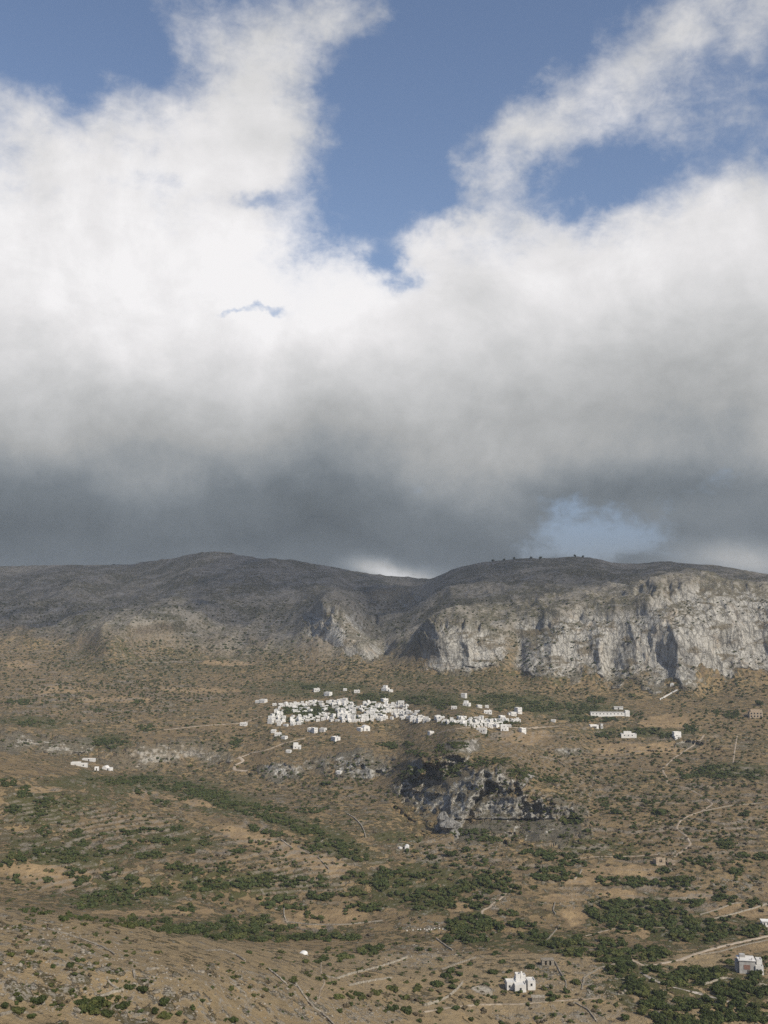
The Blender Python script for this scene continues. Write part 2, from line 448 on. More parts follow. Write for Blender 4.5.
GREENS = [(215, 800, 70, 14, -16), (330, 838, 60, 12, -22), (120, 785, 70, 12), (60, 855, 60, 16), (115, 895, 60, 18), (430, 890, 70, 26), (600, 846, 36, 9), (640, 915, 60, 26), (700, 930, 60, 20),
          (690, 985, 90, 34), (625, 975, 30, 30), (240, 884, 90, 12), (270, 928, 90, 12), (160, 842, 60, 14), (580, 711, 44, 9), (500, 702, 60, 9), (420, 698, 60, 9), (735, 770, 40, 10), (110, 742, 26, 8),
          (35, 722, 34, 6), (540, 940, 60, 10), (170, 660, 120, 14, 0, 0.5), (480, 680, 90, 8, 0, 0.6), (60, 810, 60, 16), (650, 733, 60, 5), (400, 838, 24, 8), (300, 690, 60, 8)]
dry = ell(FIELDS, 0.35, 1.3); stony = ell(STONY, 0.6); green = ell(GREENS, 0.7, 1.0)
# the scorched brown scrub of the far slopes and the grey stone of the summits
summit = sstep(kk + 0.25 * wob, 10.1, 10.9) * np.ones_like(ROW)

def grid_mesh(name, r0, r1, mat):
    n = r1 - r0
    co = np.stack([XF[r0:r1], YF[r0:r1], ZF[r0:r1]], -1).reshape(-1, 3).astype(np.float32)
    i = np.arange(n - 1)[:, None] * NC + np.arange(NC - 1)[None]
    q = np.stack([i, i + 1, i + NC + 1, i + NC], -1).reshape(-1, 4).astype(np.int32)
    me = bpy.data.meshes.new(name)
    me.vertices.add(len(co)); me.vertices.foreach_set('co', co.ravel())
    me.loops.add(q.size); me.loops.foreach_set('vertex_index', q.ravel())
    me.polygons.add(len(q)); me.polygons.foreach_set('loop_start', np.arange(0, q.size, 4, dtype=np.int32))
    me.polygons.foreach_set('use_smooth', np.ones(len(q), bool))
    me.update(calc_edges=True)
    def attr(nm, chans):
        a = me.attributes.new(nm, 'FLOAT_COLOR', 'POINT')
        buf = np.stack([padm(c)[r0:r1].ravel() for c in chans], -1).astype(np.float32)
        a.data.foreach_set('color', buf.ravel())
    attr('soil', [rock, dry, green, stony])
    attr('lie', [riser, summit, sstep(-kk, -4.2, -3.4) * np.ones_like(ROW), np.ones_like(ROW)])
    me.materials.append(mat)
    o = bpy.data.objects.new(name, me)
    C.objects.link(o)
    o['kind'] = 'structure'
    return o, BVHTree.FromPolygons(co.tolist(), q.tolist())

# ------------------------------------------------------------------ materials
def new_mat(name):
    m = bpy.data.materials.new(name)
    m.use_nodes = True
    nt = m.node_tree
    nt.nodes.clear()
    N = NT(nt)
    out = N.new('ShaderNodeOutputMaterial')
    bs = N.new('ShaderNodeBsdfPrincipled')
    nt.links.new(bs.outputs[0], out.inputs[0])
    bs.inputs['Roughness'].default_value = 0.95
    bs.inputs['Specular IOR Level'].default_value = 0.1
    return m, N, bs

def ground_material():
    m, N, bs = new_mat('dry_hillside')
    tc = N.new('ShaderNodeTexCoord')
    P = tc.outputs['Object']
    a = N.new('ShaderNodeAttribute', attribute_name='soil')
    s3 = N.new('ShaderNodeSeparateColor'); N.put(s3.inputs[0], a.outputs['Color'])
    rk, dr, gr, st = s3.outputs[0], s3.outputs[1], s3.outputs[2], a.outputs['Alpha']
    b = N.new('ShaderNodeAttribute', attribute_name='lie')
    s4 = N.new('ShaderNodeSeparateColor'); N.put(s4.inputs[0], b.outputs['Color'])
    rs, sm, near = s4.outputs[0], s4.outputs[1], s4.outputs[2]
    big = N.noise(P, 1 / 70, 4, 0.6)
    mid = N.noise(P, 1 / 14, 6, 0.62, 0.4)
    fine = N.noise(N.v('MULTIPLY', P, (1, 0.75, 1.3)), 1 / 4.5, 8, 0.68)
    tiny = N.noise(P, 1 / 1.3, 5, 0.7)
    # soil and dry grass
    soil = N.ramp(big, [(0.3, (0.158, 0.116, 0.062)), (0.5, (0.205, 0.149, 0.078)), (0.68, (0.270, 0.194, 0.098))])
    soil = N.mix(N.step(mid, 0.42, 0.66), soil, (0.130, 0.097, 0.058))
    field = N.mix(N.step(mid, 0.3, 0.7), (0.185, 0.132, 0.074), (0.31, 0.222, 0.120))
    soil = N.mix(dr, soil, field)
    far = N.ramp(mid, [(0.3, (0.145, 0.132, 0.108)), (0.7, (0.24, 0.215, 0.175))])
    soil = N.mix(sm, soil, far)
    nr = N.ramp(N.noise(P, 1 / 9, 6, 0.65), [(0.32, (0.19, 0.148, 0.090)), (0.52, (0.26, 0.200, 0.118)), (0.7, (0.305, 0.218, 0.114))])
    soil = N.mix(N.m('MULTIPLY', near, 0.75), soil, nr)
    # low thorny scrub, as a broken cover of small cushions
    low = N.mix(tiny, (0.055, 0.047, 0.024), (0.120, 0.096, 0.051))
    grn = N.mix(tiny, (0.036, 0.042, 0.014), (0.088, 0.086, 0.030))
    low = N.mix(N.m('MULTIPLY_ADD', gr, 0.75, 0.2), low, grn)
    vor = N.voro(N.v('ADD', P, N.v('MULTIPLY', N.v('SUBTRACT', N.new('ShaderNodeTexNoise').outputs[1], (0.5, 0.5, 0.5)), (1, 1, 1))), 1 / 5.5)
    cush = N.m('MULTIPLY_ADD', vor, -0.35, N.m('ADD', fine, N.m('MULTIPLY', N.m('SUBTRACT', big, 0.5), 0.5)))
    cush = N.m('ADD', cush, N.m('MULTIPLY', gr, 0.13))
    cush = N.m('SUBTRACT', cush, N.m('MULTIPLY', dr, 0.2))
    cush = N.m('SUBTRACT', cush, N.m('MULTIPLY', near, 0.06))
    cm = N.step(cush, 0.33, 0.39)
    col = N.mix(N.m('MULTIPLY', cm, 0.92), soil, low)
    f12 = N.noise(N.v('MULTIPLY', P, (1, 1, 1.6)), 1 / 13, 7, 0.66, 0.3)
    fm = N.step(N.m('ADD', f12, N.m('MULTIPLY', N.m('SUBTRACT', big, 0.5), 0.7)), 0.485, 0.56)
    col = N.mix(N.m('MULTIPLY', N.m('MULTIPLY', fm, sm), 0.8), col, N.mix(tiny, (0.052, 0.052, 0.032), (0.098, 0.090, 0.056)))
    band = N.noise(N.v('MULTIPLY', P, (0.35, 0.35, 2.2)), 1 / 16, 6, 0.62, 0.5)
    bm_ = N.m('MULTIPLY', N.step(band, 0.56, 0.66), sm)
    col = N.mix(N.m('MULTIPLY', bm_, 0.7), col, N.mix(fine, (0.15, 0.14, 0.125), (0.33, 0.315, 0.285)))
    # loose stones
    peb = N.voro(P, 1 / 1.6)
    sn = N.m('ADD', fine, N.m('MULTIPLY', N.m('ADD', st, N.m('MULTIPLY', sm, 0.5)), 0.075))
    pm = N.m('MULTIPLY', N.step(sn, 0.55, 0.66), N.step(tiny, 0.42, 0.56))
    pm = N.m('MULTIPLY', pm, N.m('SUBTRACT', 1.0, N.m('MULTIPLY', dr, 0.7)))
    gs = N.mix(mid, (0.17, 0.152, 0.125), (0.33, 0.305, 0.26))
    col = N.mix(N.m('MULTIPLY', pm, 0.9), col, gs)
    # stone risers of the terraces
    col = N.mix(N.m('MULTIPLY', rs, N.step(tiny, 0.3, 0.55)), col, N.mix(fine, (0.10, 0.085, 0.065), (0.27, 0.235, 0.19)))
    # limestone
    Pv = N.v('MULTIPLY', P, (1, 1, 0.35))
    st1 = N.noise(Pv, 1 / 7, 8, 0.68, 0.6)
    st2 = N.noise(P, 1 / 34, 4, 0.6, 0.8)
    lime = N.ramp(st1, [(0.28, (0.135, 0.129, 0.115)), (0.38, (0.27, 0.258, 0.23)), (0.50, (0.40, 0.382, 0.34)), (0.70, (0.50, 0.478, 0.43))])
    lime = N.mix(N.m('MULTIPLY', N.step(st2, 0.54, 0.72), 0.55), lime, (0.36, 0.275, 0.185))
    lime = N.mix(N.m('MULTIPLY', N.step(N.noise(Pv, 1 / 60, 5, 0.6, 0.5), 0.46, 0.34), 0.5), lime, (0.16, 0.155, 0.145))
    cr = N.voro(N.v('ADD', Pv, N.v('MULTIPLY', (4, 4, 4), st1)), 1 / 9, 'DISTANCE_TO_EDGE')
    lime = N.mix(N.m('MULTIPLY', N.step(N.m('MULTIPLY', cr, -1), -0.09, -0.01), 0.6), lime, (0.075, 0.07, 0.06))
    geo = N.new('ShaderNodeNewGeometry')
    up = N.dot(geo.outputs['Normal'], (0, 0, 1))
    veg = N.m('MULTIPLY', N.step(N.m('ADD', up, N.m('MULTIPLY', N.m('SUBTRACT', fine, 0.5), 0.9)), 0.62, 0.86), 0.85)
    lime = N.mix(veg, lime, N.mix(mid, (0.085, 0.078, 0.045), (0.15, 0.125, 0.085)))
    led = N.noise(N.v('MULTIPLY', P, (0.5, 0.5, 1.5)), 1 / 22, 6, 0.62, 0.4)
    ledf = N.m('MULTIPLY', N.step(led, 0.52, 0.61), N.step(up, 0.05, 0.35))
    lime = N.mix(N.m('MULTIPLY', ledf, 0.85), lime, N.mix(fine, (0.080, 0.072, 0.044), (0.19, 0.15, 0.10)))
    col = N.mix(rk, col, lime)
    N.put(bs.inputs['Base Color'], col)
    hgt = N.m('ADD', N.m('MULTIPLY', fine, 1.6), N.m('MULTIPLY', tiny, 0.35))
    hgt = N.m('ADD', hgt, N.m('MULTIPLY', cm, 0.35))
    hgt = N.m('ADD', hgt, N.m('MULTIPLY', N.m('MULTIPLY', st1, rk), 4.0))
    bp = N.new('ShaderNodeBump')
    bp.inputs['Strength'].default_value = 1.0
    bp.inputs['Distance'].default_value = 1.4
    N.put(bp.inputs['Height'], hgt)
    N.put(bs.inputs['Normal'], bp.outputs[0])
    return m

def simple_mat(name, c0, c1, scale=1.0, rough=0.95, bump=0.3, rand=0.0, detail=5):
    m, N, bs = new_mat(name)
    P = N.new('ShaderNodeTexCoord').outputs['Object']
    n = N.noise(P, scale, detail, 0.65)
    col = N.mix(N.step(n, 0.3, 0.7), c0, c1)
    if rand:
        oi = N.new('ShaderNodeObjectInfo')
        col = N.mix(1.0, col, N.ramp(oi.outputs['Random'], [(0, 1 - rand), (1, 1.0)]), 'MULTIPLY')
    N.put(bs.inputs['Base Color'], col)
    bs.inputs['Roughness'].default_value = rough
    if bump:
        bp = N.new('ShaderNodeBump')
        bp.inputs['Strength'].default_value = bump
        bp.inputs['Distance'].default_value = 0.2
        N.put(bp.inputs['Height'], n)
        N.put(bs.inputs['Normal'], bp.outputs[0])
    return m

def leaf_mat(name, c0, c1, c2):
    m, N, bs = new_mat(name)
    P = N.new('ShaderNodeTexCoord').outputs['Object']
    n = N.noise(P, 0.8, 4, 0.65)
    oi = N.new('ShaderNodeObjectInfo')
    gp = N.new('ShaderNodeNewGeometry')
    col = N.mix(N.step(n, 0.35, 0.65), c0, c1)
    col = N.mix(N.m('MULTIPLY', gp.outputs['Random Per Island'], 0.6), col, c2)
    col = N.mix(1.0, col, N.ramp(oi.outputs['Random'], [(0, 0.75), (1, 1.15)]), 'MULTIPLY')
    N.put(bs.inputs['Base Color'], col)
    bs.inputs['Roughness'].default_value = 0.7
    return m

M = dict(
    ground=ground_material(),
    leaf_dark=leaf_mat('dark_evergreen_leaves', (0.024, 0.036, 0.011), (0.044, 0.058, 0.018), (0.070, 0.080, 0.027)),
    leaf_olive=leaf_mat('olive_green_leaves', (0.044, 0.056, 0.016), (0.076, 0.085, 0.026), (0.108, 0.108, 0.038)),
    leaf_dry=leaf_mat('dry_thorn_twigs', (0.075, 0.062, 0.040), (0.115, 0.095, 0.060), (0.15, 0.12, 0.075)),
    bark=simple_mat('grey_bark', (0.06, 0.05, 0.04), (0.12, 0.10, 0.08), 3.0),
    white=simple_mat('whitewash', (0.58, 0.565, 0.535), (0.72, 0.705, 0.67), 0.35, 0.9, 0.1, 0.2),
    cream=simple_mat('cream_plaster', (0.50, 0.47, 0.40), (0.62, 0.58, 0.50), 0.35, 0.9, 0.1, 0.1),
    roof=simple_mat('pale_roof_screed', (0.55, 0.53, 0.50), (0.72, 0.70, 0.66), 0.4, 0.95, 0.1, 0.1),
    grey=simple_mat('bare_concrete', (0.26, 0.25, 0.24), (0.40, 0.39, 0.37), 0.5),
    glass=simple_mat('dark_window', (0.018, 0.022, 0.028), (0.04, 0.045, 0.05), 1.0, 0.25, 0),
    wood=simple_mat('weathered_door', (0.05, 0.055, 0.06), (0.10, 0.085, 0.07), 2.0, 0.8, 0.1),
    brick=simple_mat('red_brick_infill', (0.17, 0.10, 0.078), (0.25, 0.15, 0.12), 2.0),
    stone=simple_mat('dry_stone', (0.12, 0.103, 0.08), (0.32, 0.285, 0.23), 1.4, 0.95, 0.8, 0.12),
    palestone=simple_mat('pale_dry_stone', (0.18, 0.155, 0.12), (0.40, 0.36, 0.29), 0.8, 0.95, 0.8, 0.1),
    tan=simple_mat('tan_rubble_masonry', (0.22, 0.17, 0.12), (0.42, 0.34, 0.25), 1.0, 0.95, 0.6),
    lime=simple_mat('limestone_block', (0.07, 0.068, 0.062), (0.25, 0.24, 0.22), 0.4, 0.95, 1.0, 0, 8),
    track=simple_mat('pale_dirt_track', (0.27, 0.215, 0.155), (0.42, 0.35, 0.27), 0.4, 0.95, 0.3),
    path=simple_mat('stony_footpath', (0.17, 0.135, 0.098), (0.33, 0.275, 0.21), 0.35, 0.95, 0.4),
    bed=simple_mat('dry_stream_pebbles', (0.17, 0.15, 0.125), (0.42, 0.38, 0.33), 0.5, 0.95, 0.8),
    box=simple_mat('pale_painted_wood', (0.55, 0.53, 0.46), (0.70, 0.68, 0.60), 3.0, 0.7, 0.1),
)

near_o, bvh_n = grid_mesh('foreground_hillside', 0, first[4] + 1, M['ground'])
val_o, bvh_v = grid_mesh('valley_ground', first[4], first[10] + 1, M['ground'])
mtn_o, bvh_m = grid_mesh('mountain_range', first[10], NR + NE, M['ground'])
BVH = [bvh_n, bvh_v, bvh_m]
CAM = Vector((0, 0, CAMZ))

def hit(px, row):
    """ground point seen at a photo pixel"""
    d = Vector(pdir(px, row)).normalized()
    best = None
    for b in BVH:
        p, n, i, t = b.ray_cast(CAM, d)
        if p is not None and (best is None or t < best[1]): best = (p, t, n)
    return best
def ground(x, y, default=None):
    best = None
    for b in BVH:
        p, n, i, t = b.ray_cast(Vector((x, y, 900)), Vector((0, 0, -1)))
        if p is not None and (best is None or p.z > best): best = p.z
    return best if best is not None else default
def project(p):
    d = np.array(p) - np.array((0, 0, CAMZ))
    f = d[1] * cp + d[2] * sp; upv = -d[1] * sp + d[2] * cp
    return 384 + FPX * d[0] / f, 512 - FPX * upv / f

# ------------------------------------------------------------------ object helpers
def tag(o, label=None, cat=None, group=None, kind=None):
    if label: o['label'] = label
    if cat: o['category'] = cat
    if group: o['group'] = group
    if kind: o['kind'] = kind
    return o
class MB:
    def __init__(self): self.v = []; self.f = []
    def box(self, x0, y0, z0, x1, y1, z1, rz=0.0, c=(0, 0), taper=1.0):
        b = len(self.v); cx, cy = (x0 + x1) / 2, (y0 + y1) / 2
        for z, k in ((z0, 1.0), (z1, taper)):
            for x, y in ((x0, y0), (x1, y0), (x1, y1), (x0, y1)):
                x = cx + (x - cx) * k; y = cy + (y - cy) * k
                dx, dy = x - c[0], y - c[1]
                self.v.append((c[0] + dx * math.cos(rz) - dy * math.sin(rz), c[1] + dx * math.sin(rz) + dy * math.cos(rz), z))
        for q in ((3, 2, 1, 0), (4, 5, 6, 7), (0, 1, 5, 4), (1, 2, 6, 5), (2, 3, 7, 6), (3, 0, 4, 7)):
            self.f.append(tuple(b + i for i in q))
    def flatroof(self, x0, y0, z0, x1, y1, z1, par=0.45, th=0.28):
        """a block with a parapet round its flat roof"""
        b = len(self.v)
        o = ((x0, y0), (x1, y0), (x1, y1), (x0, y1)); i = ((x0 + th, y0 + th), (x1 - th, y0 + th), (x1 - th, y1 - th), (x0 + th, y1 - th))
        for ring, z in ((o, z0), (o, z1), (i, z1), (i, z1 - par)):
            for x, y in ring: self.v.append((x, y, z))
        self.f.append((b + 3, b + 2, b + 1, b))
        for r in range(3):
            for k in range(4):
                k2 = (k + 1) % 4
                self.f.append((b + r * 4 + k, b + r * 4 + k2, b + r * 4 + 4 + k2, b + r * 4 + 4 + k))
        self.f.append((b + 12, b + 13, b + 14, b + 15))
    def vault(self, x0, y0, z0, x1, y1, z1, n=10):
        """barrel vault running along y"""
        b = len(self.v); cx = (x0 + x1) / 2; rx = (x1 - x0) / 2
        for y in (y0, y1):
            for k in range(n + 1):
                t = math.pi * k / n
                self.v.append((cx + rx * math.cos(t), y, z0 + (z1 - z0) * math.sin(t)))
        for k in range(n): self.f.append((b + k, b + k + 1, b + n + 2 + k, b + n + 1 + k))
        self.f.append(tuple(b + k for k in range(n, -1, -1))); self.f.append(tuple(b + n + 1 + k for k in range(n + 1)))
    def build(self, name, mat, parent=None, smooth=False):
        me = bpy.data.meshes.new(name)
        me.from_pydata(self.v, [], self.f)
        me.update()
        if smooth: me.polygons.foreach_set('use_smooth', np.ones(len(me.polygons), bool))
        me.materials.append(mat)
        o = bpy.data.objects.new(name, me)
        C.objects.link(o)
        if parent: o.parent = parent
        return o
def empty(name, loc=(0, 0, 0), rz=0.0):
    o = bpy.data.objects.new(name, None)
    C.objects.link(o); o.location = loc; o.rotation_euler = (0, 0, rz)
    return o
def copy_tree(o, parent=None):
    c = o.copy(); C.objects.link(c)
    if parent: c.parent = parent
    for ch in list(o.children): copy_tree(ch, c)
    return c
def raw_mesh(name, co, faces, mat):
    me = bpy.data.meshes.new(name)
    k = faces.shape[1]
    me.vertices.add(len(co)); me.vertices.foreach_set('co', co.astype(np.float32).ravel())
    me.loops.add(faces.size); me.loops.foreach_set('vertex_index', faces.astype(np.int32).ravel())
    me.polygons.add(len(faces)); me.polygons.foreach_set('loop_start', np.arange(0, faces.size, k, dtype=np.int32))
    me.update(calc_edges=True)
    me.materials.append(mat)
    return me

# ------------------------------------------------------------------ tracks and paths
def drape(px_pts, step_px=1.5):
    out = []
    for (x0, y0), (x1, y1) in zip(px_pts[:-1], px_pts[1:]):
        n = max(1, int(math.hypot(x1 - x0, y1 - y0) / step_px))
        for k in range(n): out.append((x0 + (x1 - x0) * k / n, y0 + (y1 - y0) * k / n))
    out.append(px_pts[-1])
    res = []
    for p in out:
        hh = hit(*p)
        if hh is None: continue
        q = hh[0]
        if res and (q - res[-1]).length < 0.6: continue
        if res and (q - res[-1]).length > 60: continue
        res.append(q)
    # smooth the plan
    pts = np.array([tuple(p) for p in res])
    for _ in range(2):
        if len(pts) > 3: pts[1:-1] = 0.25 * pts[:-2] + 0.5 * pts[1:-1] + 0.25 * pts[2:]
    return pts
def ribbon(name, px_pts, width, mat, lift=0.12, jag=0.15):
    width *= 0.78
    pts = drape(px_pts)
    # resample
    seg = np.r_[0, np.cumsum(np.hypot(*np.diff(pts[:, :2], axis=0).T))]
    s = np.arange(0, seg[-1], max(1.2, width * 0.4))
    x = np.interp(s, seg, pts[:, 0]); y = np.interp(s, seg, pts[:, 1])
    tx = np.gradient(x); ty = np.gradient(y); l = np.hypot(tx, ty) + 1e-6
    nx, ny = -ty / l, tx / l
    v = []; f = []
    NW = 5
    for k in range(len(s)):
        wl = width / 2 * (1 + jag * vnoise(np.array([s[k] / 5]), np.array([1.5]), None, 71)[0])
        for j in range(NW):
            o = (j / (NW - 1) * 2 - 1) * wl
            X, Y = x[k] + nx[k] * o, y[k] + ny[k] * o
            z = ground(X, Y, pts[0, 2])
            v.append((X, Y, z + lift - (0.35 if j in (0, NW - 1) else 0)))
    for k in range(len(s) - 1):
        for j in range(NW - 1):
            a = k * NW + j
            f.append((a, a + 1, a + NW + 1, a + NW))
    me = bpy.data.meshes.new(name); me.from_pydata(v, [], f); me.update(); me.materials.append(mat)
    me.polygons.foreach_set('use_smooth', np.ones(len(me.polygons), bool))
    o = bpy.data.objects.new(name, me); C.objects.link(o); o['kind'] = 'structure'
    return o
ribbon('dirt_road', [(790, 931), (768, 936), (738, 942.5), (715, 948), (695, 954), (680, 960), (659, 964)], 4.5, M['track'], 0.2)
ribbon('dirt_road', [(659, 964), (645, 966), (634, 961), (620, 954), (600, 951)], 3.2, M['track'], 0.15)
ribbon('dry_stream_bed', [(640, 972), (656, 981), (673, 987), (697, 993), (712, 997), (735, 1003)], 3.2, M['bed'], 0.1, 0.9)
ribbon('dry_stream_bed', [(512, 888), (505, 893), (502, 898), (493, 903), (490, 907), (481, 911), (483, 915), (476, 920)], 3.0, M['path'], 0.1, 0.9)
ribbon('footpath', [(704, 735), (700, 741), (686, 750), (674, 758), (662, 769), (667, 779), (667, 784), (688, 788), (700, 795), (713, 804), (702, 811), (688, 816), (680, 821), (676, 828), (687, 837), (691, 844), (681, 852), (672, 858)], 2.6, M['path'], 0.25)
ribbon('footpath', [(737, 736), (735, 748), (733, 764)], 2.2, M['path'], 0.25)
ribbon('footpath', [(239, 757), (244, 761), (234, 765.5), (234, 770), (248, 771)], 4.2, M['track'], 0.3)
ribbon('village_lane', [(236, 759), (252, 753), (267, 750), (282, 744), (305, 738)], 3.0, M['path'], 0.3)
ribbon('village_lane', [(163, 730), (200, 726), (243, 723), (262, 716)], 2.6, M['path'], 0.3)
ribbon('village_lane', [(428, 736), (445, 731), (462, 728), (480, 727), (530, 728), (560, 726)], 3.0, M['path'], 0.3)
ribbon('footpath', [(424, 1012), (446, 1008), (480, 1004.5), (520, 1004), (556, 1001), (600, 998)], 2.2, M['path'], 0.12)
ribbon('footpath', [(321, 958), (321, 973), (325, 983), (320, 991), (319, 1000), (314, 1005)], 0.9, M['path'], 0.1)
ribbon('footpath', [(566, 860), (590, 857), (640, 856), (662, 854)], 1.5, M['path'], 0.15)
ribbon('footpath', [(585, 936), (612, 929), (640, 926), (668, 928)], 2.0, M['path'], 0.15)

# ------------------------------------------------------------------ dry stone walls: every wall a thing
def stone_wall(px_pts, label, hgt=1.1, th=0.7, mat='stone', group='dry stone walls', cat='wall'):
    pts = drape(px_pts, 1.0)
    seg = np.r_[0, np.cumsum(np.hypot(*np.diff(pts[:, :2], axis=0).T))]
    s = np.arange(0, seg[-1], 1.1)
    if len(s) < 3: return None
    x = np.interp(s, seg, pts[:, 0]); y = np.interp(s, seg, pts[:, 1])
    tx = np.gradient(x); ty = np.gradient(y); l = np.hypot(tx, ty) + 1e-6
    nx, ny = -ty / l, tx / l
    zz = np.array([ground(a, b, pts[0, 2]) for a, b in zip(x, y)])
    o0 = Vector((x[0], y[0], zz[0]))
    v = []; f = []
    for k in range(len(s)):
        hh = hgt * (0.8 + 0.35 * random.random()); w = th * (0.85 + 0.3 * random.random()) / 2
        for o, z in ((-w * 1.2, -0.6), (-w, hh * 0.93), (w, hh), (w * 1.2, -0.6)):
            v.append((x[k] + nx[k] * o + random.uniform(-.08, .08) - o0.x, y[k] + ny[k] * o - o0.y, zz[k] + z - o0.z))
    for k in range(len(s) - 1):
        for j in range(3):
            a = k * 4 + j; f.append((a, a + 1, a + 5, a + 4))
    f.append((0, 3, 2, 1)); e = len(v) - 4; f.append((e, e + 1, e + 2, e + 3))
    me = bpy.data.meshes.new('dry_stone_wall'); me.from_pydata(v, [], f); me.update(); me.materials.append(M[mat])
    o = bpy.data.objects.new('dry_stone_wall', me); C.objects.link(o); o.location = o0
    return tag(o, label, cat, group)
WALLS = [
    ([(337, 979), (352, 974), (380, 967), (402, 960), (408, 957)], 'long pale wall climbing from the footpath towards the shrubby knoll', 1.2, 'palestone'),
    ([(349, 986), (362, 983), (378, 980), (392, 978)], 'pale wall just below and parallel to the long pale wall', 1.1, 'palestone'),
    ([(322, 976), (331, 978), (340, 979)], 'short grey wall joining the footpath to the long pale wall', 1.0, 'stone'),
    ([(294, 982), (300, 990), (305, 998)], 'thin wall running down from below the white chapel', 0.9, 'palestone'),
    ([(305, 998), (313, 1008), (322, 1014), (334, 1026)], 'dark edged wall dropping down the slope at the bottom of the photo', 1.3, 'stone'),
    ([(424, 1006), (436, 1003), (447, 998), (456, 991), (463, 983)], 'tall pale wall slanting up to the round threshing floor', 1.5, 'palestone'),
    ([(436, 939), (444, 945), (453, 951)], 'pale wall slanting down beside the green thicket under the row of boxes', 1.3, 'palestone'),
    ([(442, 970), (452, 966), (461, 963), (476, 958)], 'rough grey wall above the threshing floor', 1.1, 'stone'),
    ([(347, 814), (354, 818), (361, 825), (364, 831), (366, 838)], 'wall winding down the brown slope below the centre crags', 1.6, 'palestone'),
    ([(281, 840), (286, 844), (292, 848)], 'short wall at the top of the tan terraced spur', 1.3, 'palestone'),
    ([(318, 858), (323, 863), (329, 870)], 'dark wall near the lower end of the tan terraced spur', 1.5, 'stone'),
    ([(108, 982), (113, 987), (121, 992)], 'crooked wall on the stony slope beside the twin bushes', 0.9, 'stone'),
    ([(134, 971), (134.5, 982)], 'upright stub of wall above the twin bushes', 1.0, 'stone'),
    ([(146, 971), (152, 969), (160, 969)], 'grey wall stub beside the bush on the stony slope', 0.9, 'stone'),
    ([(47, 929), (56, 932), (65, 934), (82, 940), (100, 946), (116, 955)], 'long low wall slanting across the stony foreground slope', 0.7, 'stone'),
    ([(230, 983), (238, 988), (246, 994)], 'dark low wall in the middle of the stony foreground slope', 0.7, 'stone'),
    ([(268, 969), (276, 975), (288, 986)], 'pale low wall beside two bushes below the chapel', 0.8, 'palestone'),
    ([(100, 998), (107, 994), (116, 992), (124, 990)], 'pale wall above the green shrub patch at the foot of the photo', 0.8, 'palestone'),
    ([(284, 908), (284, 915), (286, 921)], 'short wall at the near end of the long tan field', 1.1, 'palestone'),
    ([(286, 922), (310, 925), (345, 925), (384, 921)], 'wall under the long tan field in the valley', 1.1, 'stone'),
    ([(665, 899), (690, 898), (706, 901)], 'stone wall under the tan field beyond the thicket', 1.2, 'stone'),
    ([(714, 919), (735, 914), (756, 908), (770, 903)], 'pale wall between two ploughed fields above the road', 1.2, 'palestone'),
    ([(700, 915), (714, 911), (733, 904), (742, 903)], 'wall over the upper ploughed field above the road', 1.1, 'stone'),
    ([(700, 955), (720, 952), (745, 945), (770, 940)], 'rough stone edging along the lower side of the dirt road', 0.9, 'stone'),
    ([(704, 985), (725, 978), (740, 982), (768, 986)], 'wall below the unfinished grey house', 1.3, 'palestone'),
    ([(555, 903), (553, 911), (556, 915)], 'short upright wall at the edge of the boulder field', 1.4, 'stone'),
    ([(597, 1022), (588, 1010), (574, 1003)], 'low wall below the footpath near the bottom edge', 1.0, 'stone'),
    ([(555, 962), (560, 972), (566, 982), (566, 990)], 'thin wall running down beside the white farmhouse', 0.9, 'stone'),
    ([(582, 990), (584, 978), (600, 968), (616, 964)], 'wall round the plot beyond the white farmhouse', 0.9, 'stone'),
    ([(700, 812), (730, 806), (764, 803)], 'straight wall crossing the brown slope beside the zigzag path', 1.2, 'stone'),
    ([(540, 757), (556, 760), (566, 767)], 'grey wall on the slope under the village', 1.5, 'stone'),
    ([(660, 700), (667, 696), (673, 692.5), (678, 690)], 'bright white wall slanting up to the foot of the cliff', 2.6, 'white'),
    ([(582, 870), (579, 876), (574, 880)], 'curved pale wall at the end of the ploughed field', 1.2, 'palestone'),
    ([(0, 1016), (14, 1011), (30, 1014)], 'grey wall among shrubs in the bottom corner', 0.8, 'stone'),
    ([(560, 925), (552, 935), (546, 942)], 'rough wall at the edge of the thicket below the boulder field', 1.0, 'stone'),
    ([(206, 951), (222, 950), (236, 955), (246, 962)], 'low wall near the crest of the stony slope', 0.8, 'stone'),
]
for pts, lab, hg, mt_ in WALLS: stone_wall(pts, lab, hg * (0.55 if mt_ != 'white' else 0.6), 0.5 if mt_ != 'white' else 0.8, mt_)

# ------------------------------------------------------------------ houses
def base_at(px, row, w, d, rz):
    p, t, n = hit(px, row)
    zs = []
    for a in (-w / 2, 0, w / 2):
        for b in (-0.3, d / 2, d):
            X = p.x + a * math.cos(rz) - b * math.sin(rz); Y = p.y + a * math.sin(rz) + b * math.cos(rz)
            zs.append(ground(X, Y, p.z))
    return p, min(zs), max(zs)

